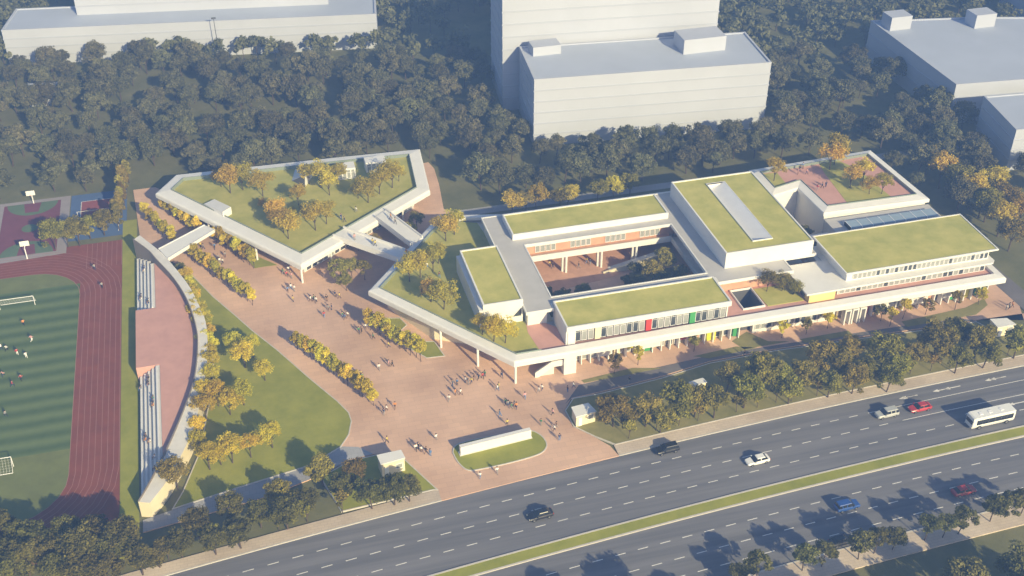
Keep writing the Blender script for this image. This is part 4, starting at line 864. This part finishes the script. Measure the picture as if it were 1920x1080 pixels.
# ================================================================ VEHICLES
def paint(name, c, rough=0.3):
    m = mat(name, c, rough, spec=0.5); m.node_tree.nodes['Principled BSDF'].inputs['Coat Weight'].default_value = 0.5; return name
for nm, c in (('paint_black', (0.012, 0.012, 0.014)), ('paint_white', (0.78, 0.78, 0.76)), ('paint_silver', (0.42, 0.43, 0.42)), ('paint_red', (0.42, 0.03, 0.03)), ('paint_blue', (0.02, 0.07, 0.28)), ('paint_wine', (0.34, 0.03, 0.03))): paint(nm, c)
mat('tyre', (0.02, 0.02, 0.02), 0.9); mat('rim', (0.4, 0.4, 0.42), 0.35, metal=0.8); mat('car_glass', (0.015, 0.018, 0.022), 0.06, spec=0.6)
mat('headlight', (0.75, 0.75, 0.7), 0.2); mat('taillight', (0.4, 0.02, 0.02), 0.3)
def loft(secs):
    b = MB(); k = len(secs[0][1])
    for x, pts in secs: b.v += [(x, y, z) for y, z in pts]
    for i in range(len(secs) - 1):
        for j in range(k):
            q = (j + 1) % k; b.f.append((i * k + j, i * k + q, (i + 1) * k + q, (i + 1) * k + j)); b.m.append(0)
    b.f.append(tuple(range(k))[::-1]); b.m.append(0); b.f.append(tuple((len(secs) - 1) * k + j for j in range(k))); b.m.append(0); return b
def sec(w, z0, z1, sh=0.88):
    h = [(w * 0.85, z0), (w, z0 + 0.18 * (z1 - z0) + 0.05), (w, z1 - 0.3 * (z1 - z0)), (w * sh, z1)]
    return h + [(-y, z) for y, z in reversed(h)]
def frustum(x0, x1, w, z0, X0, X1, W, z1):
    b = MB(); lo = [(x0, -w, z0), (x1, -w, z0), (x1, w, z0), (x0, w, z0)]; hi = [(X0, -W, z1), (X1, -W, z1), (X1, W, z1), (X0, W, z1)]
    b.v = lo + hi; b.f = [(0, 1, 5, 4), (1, 2, 6, 5), (2, 3, 7, 6), (3, 0, 4, 7), (4, 5, 6, 7), (3, 2, 1, 0)]; b.m = [0] * 6; return b
def wheel_meshes(r, w):
    t = MB(); t.bar((0, -w / 2, 0), (0, w / 2, 0), r, r, 16); q = MB(); q.bar((0, -w / 2 - 0.015, 0), (0, w / 2 + 0.015, 0), r * 0.62, r * 0.62, 12)
    return t.mesh('wheel', 'tyre'), q.mesh('rim', 'rim')
WM, BWM = wheel_meshes(0.33, 0.22), wheel_meshes(0.46, 0.28)
def local(me_b, name, m, par, loc=(0, 0, 0), smooth=False):
    o = bpy.data.objects.new(name, me_b.mesh(name, m, smooth) if isinstance(me_b, MB) else me_b); COL.objects.link(o); o.parent = par; o.location = loc; return o
def vehicle(name, px, off, heading, label, paintname, kind='sedan', u=None):
    if u is None: u, v = G(*px)
    y = RC(u) + off
    r = empty(name, (u, y, ZR), label, 'bus' if kind == 'bus' else 'car'); r.rotation_euler = (0, 0, RS(u) + (math.pi if heading < 0 else 0))
    if kind == 'bus':
        body = loft([(-4.7, sec(1.1, 0.5, 2.7, 0.95)), (-4.6, sec(1.2, 0.4, 2.95, 0.93)), (4.3, sec(1.2, 0.4, 2.95, 0.93)), (4.65, sec(1.15, 0.4, 2.8, 0.92)), (4.75, sec(1.05, 0.5, 1.5, 0.97))]); local(body, 'body', paintname, r)
        for sy in (-1, 1):
            for i in range(6):
                b = MB(); x = -4.2 + 1.36 * i; b.prism(ccw([(x, sy * 1.19), (x + 1.32, sy * 1.19), (x + 1.32, sy * 1.225), (x, sy * 1.225)]), 1.25, 2.35); local(b, 'window', 'car_glass', r)
        b = MB(); b.face([(4.79, -0.98, 1.35), (4.79, 0.98, 1.35), (4.66, 1.0, 2.5), (4.66, -1.0, 2.5)]); local(b, 'windscreen', 'car_glass', r)
        for x in (-2.4, 0.2, 2.2): b = MB(); b.box(x, x + 0.7, -0.35, 0.35, 2.93, 3.03); local(b, 'roof_hatch', 'white_metal', r)
        ws, wm, dy = (-3.0, 3.1), BWM, 1.1
        lights = ((4.77, 0.85, 0.75, 'headlight'), (-4.7, 0.95, 0.9, 'taillight'))
    else:
        if kind == 'sedan':
            body = loft([(-2.32, sec(0.68, 0.42, 0.82)), (-2.12, sec(0.86, 0.28, 0.95)), (-1.2, sec(0.91, 0.2, 0.98)), (0.85, sec(0.91, 0.2, 0.95)), (1.3, sec(0.9, 0.2, 0.88)), (2.1, sec(0.84, 0.26, 0.74)), (2.3, sec(0.64, 0.36, 0.62))])
            cab = frustum(-1.85, 1.1, 0.80, 0.93, -1.2, 0.3, 0.60, 1.41); roof = frustum(-1.28, 0.38, 0.625, 1.385, -1.18, 0.25, 0.55, 1.475); bp = ((-0.42, -0.28),)
        else:
            body = loft([(-2.3, sec(0.78, 0.45, 1.0)), (-2.2, sec(0.9, 0.32, 1.08)), (-1.2, sec(0.94, 0.26, 1.1)), (0.8, sec(0.94, 0.26, 1.06)), (1.35, sec(0.92, 0.26, 1.0)), (2.15, sec(0.87, 0.3, 0.9)), (2.32, sec(0.7, 0.4, 0.75))])
            cab = frustum(-2.15, 1.15, 0.84, 1.05, -1.9, 0.45, 0.66, 1.62); roof = frustum(-1.98, 0.5, 0.69, 1.6, -1.85, 0.35, 0.6, 1.7); bp = ((-0.5, -0.36), (-1.45, -1.3))
        local(body, 'body', paintname, r); local(cab, 'window_glass', 'car_glass', r); local(roof, 'roof', paintname, r)
        zt_, wt, wb, zb = (1.40, 0.615, 0.81, 0.94) if kind == 'sedan' else (1.6, 0.675, 0.85, 1.06)
        for a, c in bp:
            for sy in (-1, 1):
                b = MB(); b.face([(a, sy * wb, zb), (c, sy * wb, zb), (c, sy * (wt + 0.01), zt_), (a, sy * (wt + 0.01), zt_)]); b.face([(a, sy * wb * 0.99, zb), (a, sy * wt * 0.99, zt_), (c, sy * wt * 0.99, zt_), (c, sy * wb * 0.99, zb)]); local(b, 'pillar', paintname, r)
        for sy in (-1, 1): b = MB(); b.box(0.7, 0.9, sy * 1.0 - 0.1, sy * 1.0 + 0.1, 0.95, 1.08); local(b, 'mirror', paintname, r)
        ws, wm, dy = (-1.4, 1.42), WM, 0.82
        lights = ((2.2, 0.58, 0.6, 'headlight'), (-2.24, 0.62, 0.78, 'taillight'))
    for x in ws:
        for sy in (-1, 1): o = local(wm[0], 'wheel', None, r, (x, sy * dy, 0.33 if kind != 'bus' else 0.46)); sub('rim', wm[1], o)
    for x, yy, z, m in lights:
        for sy in (-1, 1): b = MB(); b.box(x - 0.06, x + 0.06, sy * yy - 0.16, sy * yy + 0.16, z - 0.07, z + 0.07); local(b, m, m, r)
    return r
vehicle('parked_car', (1252, 849), -1.7, -1, 'black estate car hugging the kerb beside the school pavement', 'paint_black', 'suv')
vehicle('car', (1015, 974), -9.7, -1, 'black saloon car driving alone below the sign wall', 'paint_black')
vehicle('car', (1421, 868), -9.75, -1, 'white saloon car in the middle of the road', 'paint_white')
vehicle('car', (1668, 786), -5.6, -1, 'silver hatchback following close to the red car', 'paint_silver', 'suv')
vehicle('car', (1728, 772), -5.9, -1, 'bright red saloon car behind the silver hatchback', 'paint_red')
vehicle('bus', (1862, 800), -13.2, -1, 'white coach with dark windows beside the grass median', 'paint_white', 'bus')
vehicle('car', (1590, 956), -25.3, 1, 'blue hatchback on the far carriageway in tree shade', 'paint_blue', 'suv')
vehicle('car', (1815, 934), -28.3, 1, 'dark red car near the street trees across the road', 'paint_wine')
vehicle('parked_car', (1584, 1026), -32.3, 1, 'black car half hidden by street trees at the far kerb', 'paint_black')

# ================================================================ SPORTS EQUIPMENT
def goal(x, y, face, label):
    r = empty('football_goal', (x, y, ZG), label, 'goal', 'football goals')
    for nm, a, c in (('post', (-3.66, 0, 0), (-3.66, 0, 2.44)), ('post', (3.66, 0, 0), (3.66, 0, 2.44)), ('crossbar', (-3.66, 0, 2.44), (3.66, 0, 2.44)), ('back_stay', (-3.66, 0, 2.44), (-3.66, 1.8 * face, 0)), ('back_stay', (3.66, 0, 2.44), (3.66, 1.8 * face, 0)), ('ground_bar', (-3.66, 1.8 * face, 0.05), (3.66, 1.8 * face, 0.05))):
        b = MB(); b.bar(a, c, 0.07 if nm != 'back_stay' else 0.04, None, 8); local(b, nm, 'white_metal', r)
    b = MB()
    for i in range(15): t = -3.66 + 7.32 * i / 14; b.bar((t, 0, 2.42), (t, 1.78 * face, 0.05), 0.012, None, 3)
    for k in range(6): q = k / 6; b.bar((-3.66, 1.8 * face * q, 2.42 * (1 - q)), (3.66, 1.8 * face * q, 2.42 * (1 - q)), 0.012, None, 3)
    o = local(b, 'net', 'white_metal', r); o['kind'] = 'stuff'
u, v = G(33, 575); goal(u, v, 1, 'white football goal at the far end of the striped pitch')
u, v = G(-14, 880); goal(u, v, -1, 'white football goal at the near end of the striped pitch')
def hoop(px, face, label):
    u, v = G(*px); r = empty('basketball_hoop', (u, v, ZG), label, 'basketball hoop', 'basketball hoops')
    b = MB(); b.bar((0, 0, 0), (0, 0, 2.9), 0.16, 0.12, 8); local(b, 'post', 'white_metal', r)
    b = MB(); b.bar((0, 0, 2.8), (0, 1.1 * face, 3.2), 0.1, None, 6); local(b, 'arm', 'white_metal', r)
    b = MB(); b.box(-1.05, 1.05, 1.1 * face - 0.05, 1.1 * face + 0.05, 2.9, 4.2); local(b, 'backboard', 'paint_white', r)
    b = MB()
    for i in range(12):
        a0, a1 = 2 * math.pi * i / 12, 2 * math.pi * (i + 1) / 12; cy = 1.42 * face
        b.bar((0.25 * math.cos(a0), cy + 0.25 * math.sin(a0), 3.05), (0.25 * math.cos(a1), cy + 0.25 * math.sin(a1), 3.05), 0.02, None, 4)
    local(b, 'ring', 'panel_red', r)
hoop((63, 380), -1, 'white basketball hoop at the end towards the wood')
hoop((51, 484), 1, 'white basketball hoop at the end towards the track')
VN = empty('volleyball_net', (-34.1, 267.1, ZG), 'slim volleyball net across the blue court', 'net')
for x in (-4.9, 4.9): b = MB(); b.bar((x, 0, 0), (x, 0, 2.5), 0.06, None, 6); local(b, 'post', 'white_metal', VN)
b = MB(); b.box(-4.85, 4.85, -0.01, 0.01, 2.38, 2.45); local(b, 'top_band', 'paint_white', VN)
b = MB()
for i in range(33): b.bar((-4.85 + 9.7 * i / 32, 0, 1.5), (-4.85 + 9.7 * i / 32, 0, 2.4), 0.008, None, 3)
for k in range(5): b.bar((-4.85, 0, 1.5 + 0.2 * k), (4.85, 0, 1.5 + 0.2 * k), 0.008, None, 3)
o = local(b, 'mesh_net', 'dark_frame', VN); o['kind'] = 'stuff'

# ================================================================ PEOPLE
for nm, c in (('skin', (0.48, 0.30, 0.21)), ('hair', (0.02, 0.015, 0.012)), ('shoe', (0.03, 0.03, 0.03)), ('cloth_white', (0.75, 0.75, 0.74)), ('cloth_black', (0.02, 0.02, 0.024)), ('cloth_navy', (0.03, 0.04, 0.10)), ('cloth_red', (0.42, 0.05, 0.05)), ('cloth_grey', (0.25, 0.25, 0.26)), ('cloth_blue', (0.10, 0.20, 0.42)), ('cloth_pink', (0.62, 0.34, 0.36)), ('cloth_brown', (0.14, 0.08, 0.05)), ('cloth_orange', (0.6, 0.24, 0.06)), ('cloth_green', (0.06, 0.2, 0.09)), ('cloth_yellow', (0.62, 0.5, 0.1))): mat(nm, c, 0.85)
def body_mesh(pose):
    # joint: (x right, y forward, z up), radius
    a = {'pel': (0, 0, 0.95, .15), 'wst': (0, 0, 1.10, .13), 'che': (0, 0.01, 1.30, .16), 'nek': (0, 0.01, 1.47, .06), 'hd0': (0, 0.02, 1.56, .085), 'hd1': (0, 0.025, 1.66, .10), 'hd2': (0, 0.02, 1.74, .07)}
    for s, n in ((-1, 'l'), (1, 'r')):
        a['hip' + n] = (s * .10, 0, .90, .10); a['kne' + n] = (s * .11, .02, .50, .065); a['ank' + n] = (s * .11, 0, .09, .045); a['toe' + n] = (s * .12, .15, .04, .04)
        a['sho' + n] = (s * .19, 0, 1.41, .065); a['elb' + n] = (s * .25, -.02, 1.13, .048); a['wri' + n] = (s * .26, .05, .89, .036); a['han' + n] = (s * .25, .08, .80, .04)
    def mv(k, *d): x, y, z, r = a[k]; a[k] = (x + d[0], y + d[1], z + d[2], r)
    if pose == 'walk':
        for n, s in (('l', 1), ('r', -1)):
            mv('kne' + n, 0, .16 * s + .04, .01); mv('ank' + n, 0, .30 * s, .03 if s > 0 else .10); mv('toe' + n, 0, .30 * s, .05 if s > 0 else 0.0)
            mv('elb' + n, 0, -.14 * s, .02); mv('wri' + n, 0, -.20 * s + .05, .05); mv('han' + n, 0, -.24 * s + .08, .07)
    if pose == 'sit':
        for k in list(a):
            if k[:3] not in ('kne', 'ank', 'toe', 'hip'): mv(k, 0, 0, -.50)
        for n in 'lr':
            mv('hip' + n, 0, .03, -.44); x, y, z, r = a['kne' + n]; a['kne' + n] = (x, .46, .50, r); a['ank' + n] = (x, .44, .09, .045); a['toe' + n] = (x, .60, .04, .04)
            mv('elb' + n, 0, .10, .02); x, y, z, r = a['wri' + n]; a['wri' + n] = (x * .7, .33, .60, r); a['han' + n] = (x * .6, .41, .59, r)
    if pose == 'run':
        for n, s in (('l', 1), ('r', -1)):
            mv('kne' + n, 0, .28 * s + .08, .10 if s > 0 else .03); mv('ank' + n, 0, .30 * s - .1, .12 if s > 0 else .30); mv('toe' + n, 0, .28 * s - .1, .12 if s > 0 else .22)
            mv('elb' + n, .02 if n == 'r' else -.02, -.22 * s, .05); mv('wri' + n, 0, -.12 * s + .12, .25); mv('han' + n, 0, -.1 * s + .18, .38)
        for k in ('che', 'nek', 'hd0', 'hd1', 'hd2', 'shol', 'shor'): mv(k, 0, .07, 0)
    names = list(a); ix = {k: i for i, k in enumerate(names)}
    E = [('pel', 'wst'), ('wst', 'che'), ('che', 'nek'), ('nek', 'hd0'), ('hd0', 'hd1'), ('hd1', 'hd2')]
    for n in 'lr': E += [('pel', 'hip' + n), ('hip' + n, 'kne' + n), ('kne' + n, 'ank' + n), ('ank' + n, 'toe' + n), ('che', 'sho' + n), ('sho' + n, 'elb' + n), ('elb' + n, 'wri' + n), ('wri' + n, 'han' + n)]
    me = bpy.data.meshes.new('figure'); me.from_pydata([a[k][:3] for k in names], [(ix[p], ix[q]) for p, q in E], [])
    o = bpy.data.objects.new('figure', me); COL.objects.link(o); o.modifiers.new('skin', 'SKIN'); o.modifiers.new('sub', 'SUBSURF').levels = 1
    for i, k in enumerate(names): d = me.skin_vertices[0].data[i]; d.radius = (a[k][3], a[k][3]); d.use_root = (k == 'pel')
    dg = bpy.context.evaluated_depsgraph_get(); ev = bpy.data.meshes.new_from_object(o.evaluated_get(dg)); bpy.data.objects.remove(o)
    for m in ('skin', 'cloth_white', 'cloth_black', 'shoe'): ev.materials.append(M(m))
    J = {k: Vector(a[k][:3]) for k in names}
    zone = {}
    for k in names: zone[k] = 0 if k[:2] in ('hd', 'ha', 'ne', 'wr') else 1 if k[:3] in ('wst', 'che', 'sho', 'elb') else 3 if k[:3] == 'toe' else 2
    for p in ev.polygons: c = p.center; k = min(names, key=lambda q: (J[q] - c).length); p.material_index = zone[k]
    ev.polygons.foreach_set('use_smooth', [True] * len(ev.polygons))
    hb = MB(); h = J['hd1']
    rows = []
    for i in range(5):
        t = math.pi * 0.62 * i / 4; rows.append([(h.x + 0.118 * math.sin(t) * math.cos(q), h.y - 0.02 + 0.125 * math.sin(t) * math.sin(q) - (0.03 if i > 2 else 0), h.z + 0.02 + 0.115 * math.cos(t)) for q in [2 * math.pi * j / 10 for j in range(10)]])
    for i in range(4):
        for j in range(10):
            k = (j + 1) % 10
            if i == 3 and rows[i][j][1] > h.y + 0.03: continue
            hb.face([rows[i][j], rows[i][k], rows[i + 1][k], rows[i + 1][j]])
    return ev, hb.mesh('hair', 'hair', True)
BODY = {p: body_mesh(p) for p in ('stand', 'walk', 'sit', 'run')}
PR = random.Random(3); SHIRTS = ['white', 'black', 'navy', 'red', 'grey', 'blue', 'pink', 'brown', 'orange', 'green', 'yellow']; TRS = ['black', 'navy', 'grey', 'brown', 'blue']
DOES = {'stand': 'standing', 'walk': 'walking', 'sit': 'sitting', 'run': 'running'}; USED = set()
def person(x, y, z, pose, where, rz=None, shirt=None):
    for t in range(200):
        s = shirt or PR.choice(SHIRTS if PR.random() > 0.35 else ['white', 'black', 'white', 'grey']); q = PR.choice(TRS if pose != 'run' else ['black', 'white', 'navy'])
        lab = f'person in {s} top, {q} {"shorts" if pose == "run" else "trousers"}, {where}'
        if lab not in USED: break
        if t > 60: shirt = None
    USED.add(lab)
    o = bpy.data.objects.new('person', BODY[pose][0]); COL.objects.link(o); o.location = (x, y, z); o.rotation_euler = (0, 0, PR.uniform(0, 6.28) if rz is None else rz); k = PR.uniform(0.94, 1.06); o.scale = (k * 1.1, k * 1.1, k)
    for i, m in ((1, 'cloth_' + s), (2, 'cloth_' + q)): o.material_slots[i].link = 'OBJECT'; o.material_slots[i].material = M(m)
    sub('hair', BODY[pose][1], o); return tag(o, lab, 'person', 'people ' + where)
CROWD = [('at the golden row end near the gatehouse', [(720, 778), (725, 771), (741, 766), (726, 831)]), ('in mid plaza between the golden rows', [(711, 694), (729, 687), (736, 688), (676, 707), (680, 712), (729, 652), (700, 636)]),
         ('on the plaza left of the sign wall', [(780, 845), (790, 848), (785, 842), (807, 855), (818, 825), (799, 850)]), ('between the sign wall and the main building', [(842, 752), (854, 741), (864, 741), (849, 723), (857, 722), (937, 781), (951, 798)]),
         ('by the slim columns under the main eaves', [(873, 718), (878, 722), (884, 719), (888, 713), (897, 712), (905, 711), (909, 706), (933, 733), (935, 729), (941, 709), (984, 748)]), ('on the plaza behind the sign wall', [(953, 763), (959, 767), (968, 767), (964, 764), (948, 759)]),
         ('near the outdoor stair', [(1010, 736), (1016, 732)]), ('between the sign wall and the belt gatehouse', [(1036, 778), (1039, 808), (1043, 802), (1014, 797), (1049, 826)]), ('between the sign island and the road', [(932, 888), (900, 897)]),
         ('on the upper plaza below the garden building', [(540, 548), (546, 543), (552, 546), (550, 566), (583, 566), (589, 564), (593, 568), (531, 514), (538, 519), (542, 510), (547, 522)]), ('in the plaza throat between both buildings', [(613, 565), (629, 557), (637, 560), (616, 583), (622, 581), (608, 595), (643, 596), (652, 595), (647, 599)]),
         ('beside the golden row below the main eaves', [(673, 625), (678, 624), (686, 618)]), ('near the footbridge between the golden rows', [(377, 465), (382, 468), (403, 467), (413, 494), (418, 495), (423, 483), (410, 488)]),
         ('on the paving at the east end of the school', [(1886, 582), (1891, 580), (1897, 577)]), ('in the courtyard', [(1100, 494), (1106, 497), (1085, 503), (1031, 500), (1036, 503)]), ('on the service drive by the facade', [(1180, 718), (1075, 728), (1064, 735), (1395, 668)])]
for where, pts in CROWD:
    for p in pts: person(*G(*p), 0.0, PR.choice(('walk', 'stand', 'walk')), where)
for where, z, pts in (('on the lawn of the garden roof', PZ, [(646, 417), (640, 412), (668, 398)]), ('on the footbridge nearer the plaza', 6.2, [(665, 450), (699, 459), (704, 462)]), ('on the footbridge nearer the wood', 6.2, [(733, 411), (741, 420)]),
                      ('on the lawn roof of the main building', PZ, [(801, 503), (824, 521), (791, 553), (806, 536), (762, 478)]), ('on the pink roof terrace', 9.2, [(1499, 321), (1512, 327), (1496, 327), (1505, 316), (1532, 357), (1548, 351), (1541, 353)])):
    for p in pts: person(*G(*p, z), z, PR.choice(('walk', 'stand')), where)
for p in ((13, 658), (33, 665), (50, 671), (3, 656), (7, 706), (41, 713), (24, 725), (12, 781), (60, 640), (45, 610)): person(*G(*p), ZG + 0.04, 'run', 'on the striped football pitch', shirt=PR.choice(('white', 'red')))
for p in ((178, 506), (192, 540)): person(*G(*p), ZG + 0.03, 'run', 'along the running track', shirt=PR.choice(('grey', 'black')))
def spectator(px, lo, where):
    u, v = G(*px, 2.0); k = min(4, max(0, int(((-20.48 if lo else -20.95) - u) / 0.84))); x1 = (-20.48 if lo else -20.95) - 0.84 * k
    person(x1 - 0.84 + 0.26, v, DZ - 0.1 - 0.52 * k + 0.16 - 0.40, 'sit', where, rz=math.pi / 2)
for p in ((274, 502), (275, 507), (263, 558), (264, 553), (281, 568), (282, 572)): spectator(p, False, 'on the seating steps towards the footbridge')
for p in ((267, 720), (282, 708), (284, 714), (285, 721), (292, 750), (293, 757), (294, 763), (278, 813), (279, 820), (280, 828), (290, 862), (291, 883)): spectator(p, True, 'on the seating steps towards the road')

# ================================================================ HAZE
hz = MB(); hz.box(-420, 520, -120, 620, -1.3, 153.0); hm = bpy.data.materials.new('haze'); hm.use_nodes = True; hn = hm.node_tree.nodes
for q in [q for q in hn if q.type == 'BSDF_PRINCIPLED']: hn.remove(q)
pv = hn.new('ShaderNodeVolumePrincipled'); pv.inputs['Color'].default_value = (0.22, 0.41, 1.0, 1); pv.inputs['Density'].default_value = 0.00092; pv.inputs["Anisotropy"].default_value = 0.0
pv.inputs['Density Attribute'].default_value = ''; pv.inputs['Temperature Attribute'].default_value = ''
hm.node_tree.links.new(pv.outputs['Volume'], hn['Material Output'].inputs['Volume']); MATS['haze'] = hm
hz.build('haze', 'haze', kind='stuff', label='pale bluish haze filling the air over the site')
